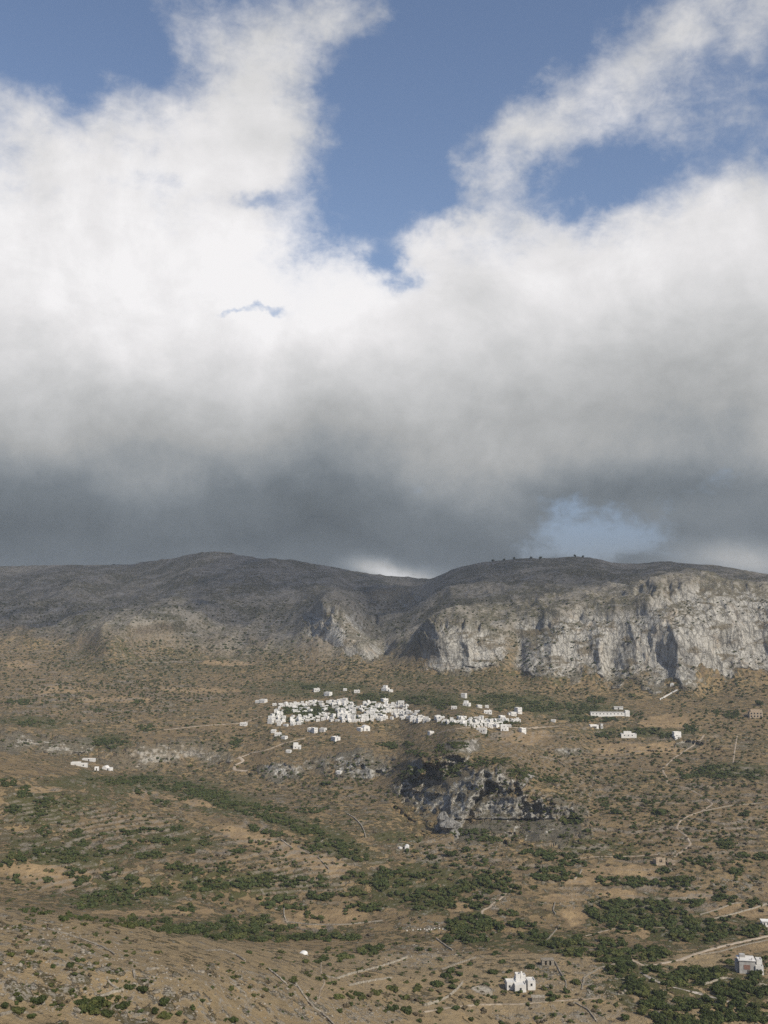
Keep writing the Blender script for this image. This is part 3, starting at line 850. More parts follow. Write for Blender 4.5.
# prototypes of the village house: origin at the middle of the front wall's foot, facing -y
def make_house(w, d, h, kind, windows, wall='white'):
    b = MB()
    b.flatroof(-w / 2, 0, -1.6, w / 2, d, h)
    if kind == 'upper':
        b.flatroof(-w / 2 + 0.05, d * 0.45, h - 0.6, w * 0.12, d - 0.05, h + 2.7, 0.3)
    elif kind == 'chimney':
        b.box(w * 0.2, d * 0.6, h - 0.5, w * 0.2 + 0.7, d * 0.6 + 0.7, h + 1.0)
    elif kind == 'stairs':
        for k in range(7):
            b.box(w / 2, 0.4 + k * 0.55, -1.6, w / 2 + 1.1, 0.4 + (k + 1) * 0.55, 0.45 * (k + 1))
    elif kind == 'vault':
        b.vault(-w / 2 + 0.15, 0.15, h - 0.45, w / 2 - 0.15, d - 0.15, h + w * 0.26)
    elif kind == 'wing':
        b.flatroof(-w / 2 - 2.6, d * 0.3, -1.6, -w / 2 + 0.01, d * 0.9, h * 0.72)
    o = b.build('house', M[wall])
    for (x, z, ww, hh, door) in windows:
        ww *= 0.8; hh *= 0.85
        m = MB(); m.box(x - ww / 2, -0.05, z, x + ww / 2, 0.04, z + hh)
        m.build('door' if door else 'window', M['wood' if door else 'glass'], o)
    sd = MB(); sd.box(w / 2 - 0.04, d * 0.4, 1.2, w / 2 + 0.05, d * 0.4 + 0.9, 2.3)
    if kind != 'stairs': sd.build('window', M['glass'], o)
    return o
PROTO = [
    (6.5, 6, 3.6, 'plain', [(-1.6, 0, 1.1, 2.1, True), (1.5, 1.1, 1.0, 1.2, False)]),
    (8.0, 6, 3.8, 'chimney', [(-2.2, 1.1, 1.0, 1.3, False), (0.2, 0, 1.1, 2.2, True), (2.4, 1.1, 1.0, 1.3, False)]),
    (6.0, 7, 6.2, 'plain', [(-1.4, 0, 1.1, 2.1, True), (1.4, 1.1, .9, 1.3, False), (-1.4, 3.9, .9, 1.3, False), (1.4, 3.9, .9, 1.3, False)]),
    (7.5, 7, 3.5, 'upper', [(1.8, 0, 1.1, 2.1, True), (-1.5, 1.1, 1.0, 1.2, False)]),
    (6.2, 6, 5.6, 'stairs', [(-1.2, 0, 1.1, 2.0, True), (1.3, 1.0, .9, 1.2, False), (0.2, 3.5, .9, 1.2, False)]),
    (5.2, 7.5, 3.2, 'vault', [(0, 0, 1.2, 2.1, True)]),
    (7.0, 6, 4.2, 'wing', [(-1.5, 1.2, 1.0, 1.2, False), (1.5, 0, 1.2, 2.2, True)]),
]
FORMS = ['single storey', 'chimneyed', 'two storey', 'stepped', 'stair fronted', 'vaulted', 'winged']
protos = [make_house(*p) for p in PROTO]
cream_protos = []
used = set()
FIRST = [(k, False) for k in range(7)]
GV = 'white houses of the hillside village'
def put_house(k, px, row, label, group=GV, scale=1.0, rz=None, cream=False, cat='house'):
    pr = (cream_protos if cream else protos)[k]
    key = (k, cream)
    o = pr if key not in used else copy_tree(pr)
    used.add(key)
    w, d = (PROTO[(0, 2)[k]] if cream else PROTO[k])[:2]
    rz = random.gauss(0.0, 0.45) if rz is None else rz
    p, z0, z1 = base_at(px, row, w * scale, d * scale, rz)
    o.location = (p.x, p.y, z0 + min(1.3, (z1 - z0) * 0.5))
    o.rotation_euler = (0, 0, rz)
    o.scale = (scale * random.uniform(0.9, 1.12), scale * random.uniform(0.9, 1.1), scale * random.uniform(0.9, 1.1))
    return tag(o, label, cat, group)

def edge(pts, x): return np.interp(x, [p[0] for p in pts], [p[1] for p in pts])
UP = [(268, 706), (276, 702), (290, 702), (310, 700), (332, 699), (355, 700), (378, 702), (400, 703), (418, 706), (436, 712), (462, 716), (480, 717), (525, 719)]
LO = [(268, 721), (278, 726), (292, 727), (308, 722), (330, 722), (360, 723), (378, 721), (400, 719), (415, 722), (436, 723), (455, 724), (470, 727), (490, 728), (527, 727)]
spots = []
tries = 0
while tries < 16000 and len(spots) < 299:
    tries += 1
    x = rng.uniform(268, 526)
    u_, l_ = edge(UP, x), edge(LO, x)
    if rng.random() > (l_ - u_) / 22.0 + (0.7 if x > 425 else 0): continue
    y = rng.uniform(u_ + 2.5, l_)
    if vnoise(np.array([x / 9.0]), np.array([y / 5.0]), None, 77)[0] < -0.22: continue
    if any(abs(x - a) < 2.7 and abs(y - b) < 1.55 for a, b in spots): continue
    if 436 < x < 462 and rng.random() < 0.15: continue
    spots.append((x, y))
def vzone(x, y):
    u_, l_ = edge(UP, x), edge(LO, x); t = (y - u_) / max(1, l_ - u_)
    if x > 458: return 'in the spread out end of the village above the gorge'
    if x > 405: return 'where the dense village thins out towards the gorge'
    side = 'towards the lone crag mountain side' if False else None
    band = 'along the upper edge' if t < 0.36 else ('in the packed middle' if t < 0.72 else 'along the lower edge')
    part = 'of the village where the lane enters' if x < 305 else ('of the dense village core' if x < 358 else 'of the village beside the dark grove')
    return band + ' ' + part
for x, y in sorted(spots, key=lambda q: q[1]):
    k = int(rng.choice(7, p=[.22, .2, .16, .14, .1, .06, .12]))
    put_house(k, x, y, f'white {FORMS[k]} house {vzone(x, y)}', scale=rng.uniform(0.48, 0.78))

OUT = [  # px, row of the foot, form, scale, label
    (317, 692, 1, 1.0, 'white house standing alone above the village on the slope'), (327, 696, 6, 1.1, 'long white house just over the upper edge of the village'),
    (345, 691, 0, .8, 'small white house highest above the dense village'), (357, 693, 1, 1.0, 'white chimneyed house beside the dark grove above the village'),
    (384, 691, 3, 1.05, 'stepped white house high above the village by the pale lane'), (391, 692, 0, .8, 'small white house next to the stepped one above the village'),
    (386, 702, 1, 1.0, 'bright house at the upper rim between grove and village'), (401, 705, 6, 1.1, 'winged house at the upper rim of the thinning village'),
    (463, 698, 2, .9, 'tall white house alone among trees above the village'), (454, 709, 0, .9, 'small grey white house below the tall lone house'),
    (466, 706, 3, .9, 'stepped house among trees below the tall lone house'), (480, 708, 0, .9, 'small house among trees over the spread out houses'),
    (488, 714, 1, 1.0, 'chimneyed house below the trees in the spread out end'), (487, 708, 0, .7, 'tiny house among trees near the spread out end'),
    (520, 714, 2, 1.0, 'tall white house at the far end under the trees'), (514, 716, 6, .9, 'low winged house beside the tall end house'),
    (503, 719, 0, .9, 'small grey house in front of trees at the spread out end'),
    (432, 734, 0, .8, 'small white house alone below the lane to the gorge'), (481, 733, 1, 1.1, 'cream house below the lane above the gorge'),
    (504, 731, 4, 1.0, 'white stair fronted house on the lip above the gorge'), (524, 733, 2, .85, 'white upright house on the tan field above the gorge'),
    (553, 722, 0, .7, 'tiny white house between village and long white building'),
    (367, 731, 5, 1.25, 'white vaulted chapel alone below the dense village'), (363, 731, 0, 1.0, 'white house joined beside the vaulted chapel below the village'),
    (333, 741, 1, 1.1, 'white house alone on the slope below the village centre'), (297, 749, 3, 1.0, 'white stepped house alone beside the lower lane'),
    (288, 753, 0, .75, 'tiny white house lowest beside the lane'), (310, 732, 0, 1.0, 'first house of the little cluster under the village'),
    (316, 733, 2, .8, 'tall house of the little cluster under the village'), (322, 732, 6, .9, 'winged house of the little cluster under the village'),
    (273, 733, 0, .8, 'upper house of the white row stepping down the hill'), (278, 736, 1, .85, 'second house of the white row stepping down the hill'),
    (283, 739, 0, .8, 'lower house of the white row stepping down the hill'), (243, 726, 1, .9, 'white house alone on the lane well before the village'),
    (262, 703, 6, 1.1, 'low white house alone before the upper edge of the village'), (257, 703, 0, .8, 'small cream white house farthest out along the upper lane'),
    (338, 774, 0, .75, 'tiny white hut below the tan streak in the crags'), (672, 686, 5, 0.9, 'tiny white chapel on the ledge at the cliff foot'),
    (407, 850, 5, 0.62, 'small white hut alone on the slope below the gorge'), (401, 849, 0, .36, 'tiny white shed beside the hut below the gorge'),
]
for px, row, k, s_, lab in OUT: put_house(k, px, row, lab, 'lone white houses round the village', s_)

def part_box(parent, name, mat, boxes, roofs=(), vaults=()):
    m = MB()
    for r in roofs: m.flatroof(*r)
    for b_ in boxes: m.box(*b_)
    for v_ in vaults: m.vault(*v_)
    return m.build(name, M[mat], parent)

def big_building(px, row, rz, label, cat, name='house', w=10, d=6, group=None, sink=0.4, scale=1.0):
    p, z0, z1 = base_at(px, row, w, d, rz)
    r = empty(name, (p.x, p.y, z0 + min(sink, z1 - z0)), rz)
    r.scale = (scale,) * 3
    return tag(r, label, cat, group)

# the white farmhouse of three joined cubes
h = big_building(521.5, 991.5, R(4), 'large white cubic farmhouse with stepped roofs near the threshing floor', 'house', 'farmhouse', 13, 8, scale=0.93)
wl = part_box(h, 'wall', 'white', [], [(-6.6, 1.6, -2, -1.9, 6.5, 4.1), (-3.3, -1.4, -2, 2.0, 3.9, 3.8), (-1.85, 3.95, -2, 3.3, 8.5, 4.6), (3.35, 1.2, -2, 7.0, 6.4, 4.6)])
part_box(h, 'upper_room', 'white', [], [(-1.6, 5.0, 4.2, 0.6, 8.2, 6.4), (0.9, 5.4, 4.2, 3.2, 8.3, 5.8)])
part_box(h, 'chimney', 'white', [(0.9, 5.6, 5.8, 1.6, 6.3, 7.3)])
for x, y, z in ((-5.3, 1.6, 1.5), (-0.6, -1.4, 1.2), (5.1, 1.2, 2.2)):
    fr_ = part_box(h, 'window', 'glass', [(x - .45, y - .06, z, x + .45, y + .05, z + 1.1)])
    part_box(fr_, 'sill', 'white', [(x - .6, y - .14, z - .14, x + .6, y + .04, z - .02)])
part_box(h, 'door', 'wood', [(2.55, 3.88, 0, 3.2, 3.98, 2.1)])
# white chapel with a rounded roof
h = big_building(301.5, 953.5, R(-14), 'small white round roofed chapel alone beside the footpath', 'chapel', 'chapel', 5, 6, scale=0.72)
part_box(h, 'wall', 'white', [(-2.3, 0, -1.5, 2.3, 5.2, 2.0)])
part_box(h, 'vault', 'white', [], [], [(-2.35, -0.05, 1.98, 2.35, 5.25, 3.5)])
part_box(h, 'porch', 'white', [(2.32, 0.8, -1.5, 3.4, 3.6, 1.5)])
part_box(h, 'door', 'wood', [(-1.3, -0.06, 0, -0.3, 0.05, 1.8)])
# unfinished grey house with a brick bay
h = big_building(750, 974, R(-10), 'unfinished two storey grey house with a red brick bay', 'house', 'unfinished_house', 12, 8, scale=1.0)
part_box(h, 'wall', 'grey', [], [(-4.6, 0.6, -2, 2.6, 7.5, 6.0), (-5.8, 2.0, -2, -4.65, 7.0, 5.0)])
part_box(h, 'side_wing', 'white', [], [(2.65, 0.0, -2, 6.2, 6.6, 4.2), (3.6, 2.5, 3.9, 6.1, 6.5, 6.3)])
part_box(h, 'brick_panel', 'brick', [(-2.6, 0.48, 2.1, 0.3, 0.64, 4.2)])
part_box(h, 'roof_slab', 'roof', [(-5.0, 0.2, 6.02, 2.9, 7.9, 6.3)])
part_box(h, 'parapet_stub', 'grey', [(-3.8, 4.5, 6.32, -1.2, 7.0, 7.6), (1.0, 1.0, 6.32, 1.4, 1.4, 7.3), (-4.6, 1.0, 6.32, -4.2, 1.4, 7.3)])
part_box(h, 'terrace', 'white', [(-6.8, -3.4, -2.2, -1.0, -0.4, -0.2)])
for x in (3.4, 4.9): part_box(h, 'window', 'glass', [(x - .45, -0.06, 1.4, x + .45, 0.05, 2.7)])
part_box(h, 'door', 'wood', [(-1.0, 0.5, 0, 0.1, 0.63, 1.8)])
# small pale house over the road at the edge
h = big_building(767.5, 927, R(-8), 'small pale blue white house above the dirt road', 'house', 'house', 8, 6, scale=0.8)
part_box(h, 'wall', 'roof', [], [(-3.6, 0, -1.5, 4.4, 5.5, 3.2)])
part_box(h, 'roof', 'white', [(-4.0, -0.5, 3.22, 4.8, 6, 3.5)])
for x in (-2, 0.4, 2.6): part_box(h, 'window', 'glass', [(x - .5, -0.05, 1.1, x + .5, .05, 2.3)])
# roofless stone ruin of two gable walls
h = big_building(661, 865.5, R(6), 'roofless tan stone ruin with one tall gable and window hole', 'ruin', 'stone_ruin', 8, 6)
part_box(h, 'wall', 'tan', [(-3.2, 0, -1, -1.0, 0.6, 5.0), (1.0, 0, -1, 3.2, 0.6, 4.6), (-1.0, 0, -1, 1.0, 0.6, 1.6), (-1.0, 0.02, 3.6, 1.0, 0.58, 4.9), (-3.2, 0.6, -1, -2.6, 6, 3.2), (2.6, 0.6, -1, 3.2, 6, 2.8)])
h = big_building(671.5, 865, R(-12), 'broken tan stone ruin beside the taller roofless ruin', 'ruin', 'stone_ruin', 6, 5)
part_box(h, 'wall', 'tan', [(-2.6, 0, -1, -0.6, 0.6, 3.8), (0.6, 0, -1, 2.6, 0.6, 2.6), (-0.6, 0.02, 2.6, 0.6, 0.58, 3.4), (-2.6, 0.6, -1, -2.0, 5, 2.4), (2.0, 0.6, -1, 2.6, 4, 1.6)])
# stone hut with two dark doorways
h = big_building(548, 965.5, R(3), 'low stone hut with two black doorways above the farmhouse', 'hut', 'stone_hut', 6, 4)
part_box(h, 'wall', 'stone', [(-2.9, 0, -1, -1.45, 3.2, 2.5), (-0.55, 0, -1, 0.65, 3.2, 2.5), (1.55, 0, -1, 3.0, 3.2, 2.5), (-1.45, 2.2, -1, -0.55, 3.19, 2.49), (0.65, 2.2, -1, 1.55, 3.19, 2.49)])
part_box(h, 'roof', 'stone', [(-3.1, -0.2, 2.5, 3.2, 3.4, 2.8)])
for x in (-1.0, 1.1): part_box(h, 'door', 'glass', [(x - .44, 1.2, -0.6, x + .44, 1.3, 2.3)])  # near-black sheet inside each open doorway, standing in for the shade within
# stone cistern under the farmhouse
h = big_building(538.5, 1002.5, R(-2), 'low grey box shaped cistern in front of the farmhouse', 'cistern', 'cistern', 5.5, 3)
part_box(h, 'wall', 'stone', [(-2.7, 0, -1, 2.7, 3, 1.9)])
part_box(h, 'slab', 'palestone', [(-2.9, -0.15, 1.9, 2.9, 3.2, 2.1)])
# threshing floor
p, z0, z1 = base_at(482.5, 994, 9, 5, 0)
h = tag(empty('threshing_floor', (p.x, p.y + 3.5, (z0 + z1) / 2)), 'round pale stone threshing floor beside the white farmhouse', 'threshing floor')
v = []; f = []
n = 28
for rr, zz in ((4.75, -1.6), (4.6, 0.9), (4.2, 0.95), (4.1, 0.6)):
    for k in range(n): v.append((rr * math.cos(2 * math.pi * k / n) * random.uniform(.98, 1.02), rr * math.sin(2 * math.pi * k / n), zz + random.uniform(-.05, .05)))
for r_ in range(3):
    for k in range(n): f.append((r_ * n + k, r_ * n + (k + 1) % n, (r_ + 1) * n + (k + 1) % n, (r_ + 1) * n + k))
m_ = MB(); m_.v = v; m_.f = f; m_.build('kerb', M['stone'], h)
m_ = MB(); m_.v = [(4.2 * math.cos(2 * math.pi * k / n), 4.2 * math.sin(2 * math.pi * k / n), 0.7) for k in range(n)]; m_.f = [tuple(range(n))]; m_.build('paving', M['palestone'], h)
# row of pale boxes on the terrace
bx = None
for px, row in ((407, 931), (418, 930), (420.6, 930), (424.5, 929.5), (429, 929.5), (431.5, 930), (434.5, 929), (439.5, 929), (443, 929.5), (444.8, 930), (413, 930.5), (427, 930.5)):
    p = hit(px, row)[0]
    if bx is None:
        m_ = MB(); m_.box(-.3, -.26, -.2, .3, .26, .42); bx = m_.build('box', M['box'])
        m_ = MB(); m_.box(-.34, -.3, .42, .34, .3, .5); m_.build('lid', M['white'], bx)
        o = bx
    else: o = copy_tree(bx)
    o.location = p; o.rotation_euler = (0, 0, random.uniform(-.3, .3))
    tag(o, 'small pale box in the row on the stony terrace in mid valley', 'box', 'row of pale boxes on the terrace')
# long white building, its shed and neighbours
h = big_building(610, 716.5, R(-3), 'very long low white building among dark trees', 'building', 'long_building', 44, 6, sink=1.5)
part_box(h, 'wall', 'white', [], [(-22, 0, -4, 17.5, 6, 3.0), (17.6, -0.8, -4, 22.5, 6, 5.4)])
part_box(h, 'roof', 'grey', [(-22.2, 2.2, 3.02, 17.4, 6.3, 3.6)])
for k in range(9): part_box(h, 'window', 'glass', [(-20 + k * 4.1, -.05, 1.0, -18.8 + k * 4.1, .05, 2.2)])
h = big_building(618.5, 709.5, R(-5), 'flat white shed just above the long white building', 'shed', 'shed', 10, 5, sink=1)
part_box(h, 'wall', 'white', [], [(-5, 0, -3, 5.5, 5, 2.2)]); part_box(h, 'roof', 'roof', [(-5.3, -.4, 2.22, 5.8, 5.4, 2.6)])
part_box(h, 'door', 'wood', [(-.8, -.05, -.3, .8, .05, 1.7)])
h = big_building(594.5, 728, R(4), 'white house with a dark porch below the long building', 'house', 'house', 9, 6, sink=1)
part_box(h, 'wall', 'white', [], [(-4.7, 0, -3, 4.7, 6, 3.4)]); part_box(h, 'porch', 'wood', [(-2.6, -.06, 0, 2.4, .05, 1.9)])
h = big_building(602, 728.5, R(0), 'slim white hut beside the white house with dark porch', 'hut', 'hut', 3, 3, sink=1)
part_box(h, 'wall', 'white', [], [(-1.2, 0, -3, 1.2, 2.5, 4.2)]); part_box(h, 'door', 'wood', [(-.5, -.05, 0, .5, .05, 2)])
h = big_building(629, 738, R(-6), 'wide grey white house with sloping roof below the grove', 'house', 'house', 16, 7, sink=1.2)
part_box(h, 'wall', 'roof', [], [(-8, 0, -3, 8, 7, 3.4)]); part_box(h, 'upper_room', 'white', [], [(-5, 3, 3.1, 3, 6.9, 5.4)])
for x in (-5, -1, 3): part_box(h, 'window', 'glass', [(x, -.05, 1, x + 1, .05, 2.2)])
h = big_building(680, 738, R(8), 'bright white house of two blocks by a dark tree', 'house', 'house', 10, 7, sink=1)
part_box(h, 'wall', 'white', [], [(-5.5, 0, -3, 1.5, 7, 3.2), (-4.5, 4, -3, 3.2, 9, 7.0)]); part_box(h, 'yard_wall', 'white', [(1.55, 1, -3, 10.5, 1.5, 1.2)])
part_box(h, 'door', 'wood', [(-2.5, -.05, 0, -1.3, .05, 2.1)]); part_box(h, 'window', 'glass', [(-.6, -.05, 1, .5, .05, 2.1)])
h = big_building(756, 718, R(-4), 'tan unfinished building with rows of dark openings', 'building', 'unfinished_building', 14, 8, sink=1)
part_box(h, 'wall', 'tan', [], [(-7, 0, -3, 8, 8, 6.2), (-5, 3, 5.8, 8, 7.9, 8.6)])
for x in (-5, -1.5, 2, 5.5):
    part_box(h, 'window', 'glass', [(x - .8, -.05, 0.4, x + .8, .05, 2.2)]); part_box(h, 'window', 'glass', [(x - .8, -.05, 3.6, x + .8, .05, 5.2)])
# the long white farm on the near hill's rim
GF = 'white farm on the hill rim'
h = big_building(78.5, 766, R(5), 'largest white block of the farm on the hill rim', 'house', 'house', 11, 5, GF, 0.6, 1.22)
part_box(h, 'wall', 'white', [], [(-6, 0, -3, 1, 5, 3.6), (1.05, .6, -3, 6.2, 5, 2.6)]); part_box(h, 'door', 'wood', [(-3, -.05, 0, -2, .05, 2)])
part_box(h, 'window', 'glass', [(3, .55, .8, 4, .65, 1.7)])
h = big_building(88, 761, R(-4), 'long low white wing behind the farm block', 'house', 'house', 10, 4, GF, 0.6, 1.22)
part_box(h, 'wall', 'white', [], [(-5, 0, -3, 5, 4, 2.0)]); part_box(h, 'door', 'wood', [(0, -.05, 0, 1, .05, 1.7)])
h = big_building(96.5, 770.5, R(10), 'smallest white hut of the farm at the front', 'hut', 'hut', 3, 3, GF, 0.5, 1.2)
part_box(h, 'wall', 'white', [], [(-1.5, 0, -3, 1.5, 3, 2.5)]); part_box(h, 'door', 'wood', [(-.5, -.05, 0, .4, .05, 1.8)])
h = big_building(106, 770, R(-12), 'white vaulted farm building apart from the main block', 'house', 'house', 7, 5, GF, 0.6, 1.22)
part_box(h, 'wall', 'white', [(-3.4, 0, -3, 3.4, 5, 2.0)]); part_box(h, 'vault', 'white', [], [], [(-3.42, -.03, 1.98, 0.2, 5.03, 3.6)])
part_box(h, 'door', 'wood', [(1.0, -.06, 0, 2.0, .05, 1.7)])

# ------------------------------------------------------------------ rocks
def rock_mesh(name, seed, sub=3, sx=1, sy=1, sz=1, amp=0.35, mat='lime'):
    bm = bmesh.new()
    bmesh.ops.create_icosphere(bm, subdivisions=sub, radius=1)
    co = np.array([v.co[:] for v in bm.verts])
    n = fbm(co[:, 0] * 1.2 + seed, co[:, 1] * 1.2, co[:, 2] * 1.2, 4, 0.55, seed)
    co = co * (1 + amp * n)[:, None]
    co = np.round(co * 3.2) / 3.2 * 0.35 + co * 0.65
    co *= np.array([sx, sy, sz])
    for v, c in zip(bm.verts, co): v.co = c
    me = bpy.data.meshes.new(name); bm.to_mesh(me); bm.free(); me.materials.append(M[mat])
    return me
for px, row, w, hh, lab in ((441, 830, 5.2, 14, 'taller grey limestone spike standing in front of the gorge'), (448.5, 832, 6.0, 11, 'shorter leaning limestone spike beside the taller one')):
    p = hit(px, row)[0]
    me = rock_mesh('rock_pinnacle', int(px), 4, 1, 1, 1, 0.75)
    for v_ in me.vertices:
        c = v_.co; t = max(0.0, (c.z + 1) / 2)
        k = (1.25 - 0.95 * t ** 1.4) * w * (1 + 0.35 * math.sin(t * 9 + px))
        v_.co = (c.x * k + t * 2.0, c.y * k, -2 + t * (hh + 2))
    o = bpy.data.objects.new('rock_pinnacle', me); C.objects.link(o); o.location = p
    tag(o, lab, 'rock', 'limestone spikes at the gorge')

# loose stones strewn over the stony ground: one mass
bm = bmesh.new(); bmesh.ops.create_icosphere(bm, subdivisions=1, radius=1)
ico_v = np.array([v.co[:] for v in bm.verts]); ico_f = np.array([[v.index for v in f_.verts] for f_ in bm.faces]); bm.free()
def stones(lst, n_per, smin, smax):
    V = []; F = []; nb = 0
    for e in lst:
        for _ in range(n_per(e)):
            t = rng.uniform(0, 2 * math.pi); q = math.sqrt(rng.random())
            ang = R(e[4]) if len(e) > 4 else 0
            dx, dy = e[2] * q * math.cos(t), e[3] * q * math.sin(t)
            px = e[0] + dx * math.cos(ang) + dy * math.sin(ang); row = e[1] - dx * math.sin(ang) + dy * math.cos(ang)
            if not (-15 < px < 783 and row < 1035): continue
            hh = hit(px, row)
            if hh is None: continue
            s = rng.uniform(smin, smax) * (0.4 + 1.2 * rng.random() ** 3)
            c = ico_v * (1 + rng.uniform(-.35, .35, (len(ico_v), 1))) * s * np.array([rng.uniform(.7, 1.4), rng.uniform(.7, 1.4), rng.uniform(.45, .9)])
            V.append(c + np.array(hh[0])); F.append(ico_f + nb); nb += len(c)
    return np.vstack(V), np.vstack(F)
Vs, Fs = stones(STONY, lambda e: int(e[2] * e[3] * (0.22 if e[0] < 300 and e[1] > 940 else 0.45)), 0.14, 0.5)
me = raw_mesh('loose_stones', Vs, Fs, M['stone'])
o = bpy.data.objects.new('loose_stones', me); C.objects.link(o); tag(o, 'grey stones strewn over the dry slopes', 'stones', None, 'stuff')

# ------------------------------------------------------------------ shrubs
def shrub_mesh(name, seed, nb, nleaf, leaf, squash, mat):
    """several leafy lobes: a low core per lobe with many leaf sprays standing off it"""
    r = np.random.default_rng(seed)
    V = []; F = []; n0 = 0
    lobes = [(0, 0, 0.32, 0.62)] + [(r.uniform(-.62, .62), r.uniform(-.62, .62), r.uniform(.15, .62), r.uniform(.28, .5)) for _ in range(nb)]
    for (x, y, z, rad) in lobes:
        c = ico_v * rad * 0.8 * (1 + r.uniform(-.22, .22, (len(ico_v), 1)))
        c = c + np.array([x, y, z]); V.append(c); F.append(np.hstack([ico_f, ico_f[:, 2:3]]) + n0); n0 += len(c)
    for _ in range(nleaf):
        x, y, z, rad = lobes[r.integers(len(lobes))]
        d = r.normal(size=3); d /= np.linalg.norm(d); d[2] = abs(d[2]) * 0.9 - 0.15
        p = np.array([x, y, z]) + d * rad * r.uniform(.72, 1.08)
        a = r.normal(size=3); a /= np.linalg.norm(a); b = np.cross(a, d + 0.4 * r.normal(size=3)); b /= np.linalg.norm(b) + 1e-6
        s = leaf * r.uniform(.6, 1.4)
        V.append(np.array([p - a * s, p - b * s * .7, p + a * s, p + b * s * .7])); F.append(np.array([[n0, n0 + 1, n0 + 2, n0 + 3]])); n0 += 4
    V = np.vstack(V); F = np.vstack(F)
    V[:, 2] = np.maximum(V[:, 2], -0.12) * squash
    return V, F
def to_mesh(name, V, F, mat):
    tri = F[:, 2] == F[:, 3]
    me = bpy.data.meshes.new(name)
    me.from_pydata(V.tolist(), [], [tuple(q[:3]) if t else tuple(q) for q, t in zip(F.tolist(), tri)])
    me.update(); me.materials.append(mat)
    return me
HI = {}
for mk in ('leaf_dark', 'leaf_olive', 'leaf_dry'):
    HI[mk] = [to_mesh('shrub', *shrub_mesh('s', 100 + k, 4 + k % 3, 420, 0.13, 0.95 if mk != 'leaf_dry' else 0.7, mk), M[mk]) for k in range(4)]
LOW = [shrub_mesh('l', 200 + k, 2 + k % 2, 34, 0.26, 0.9, 'x') for k in range(8)]

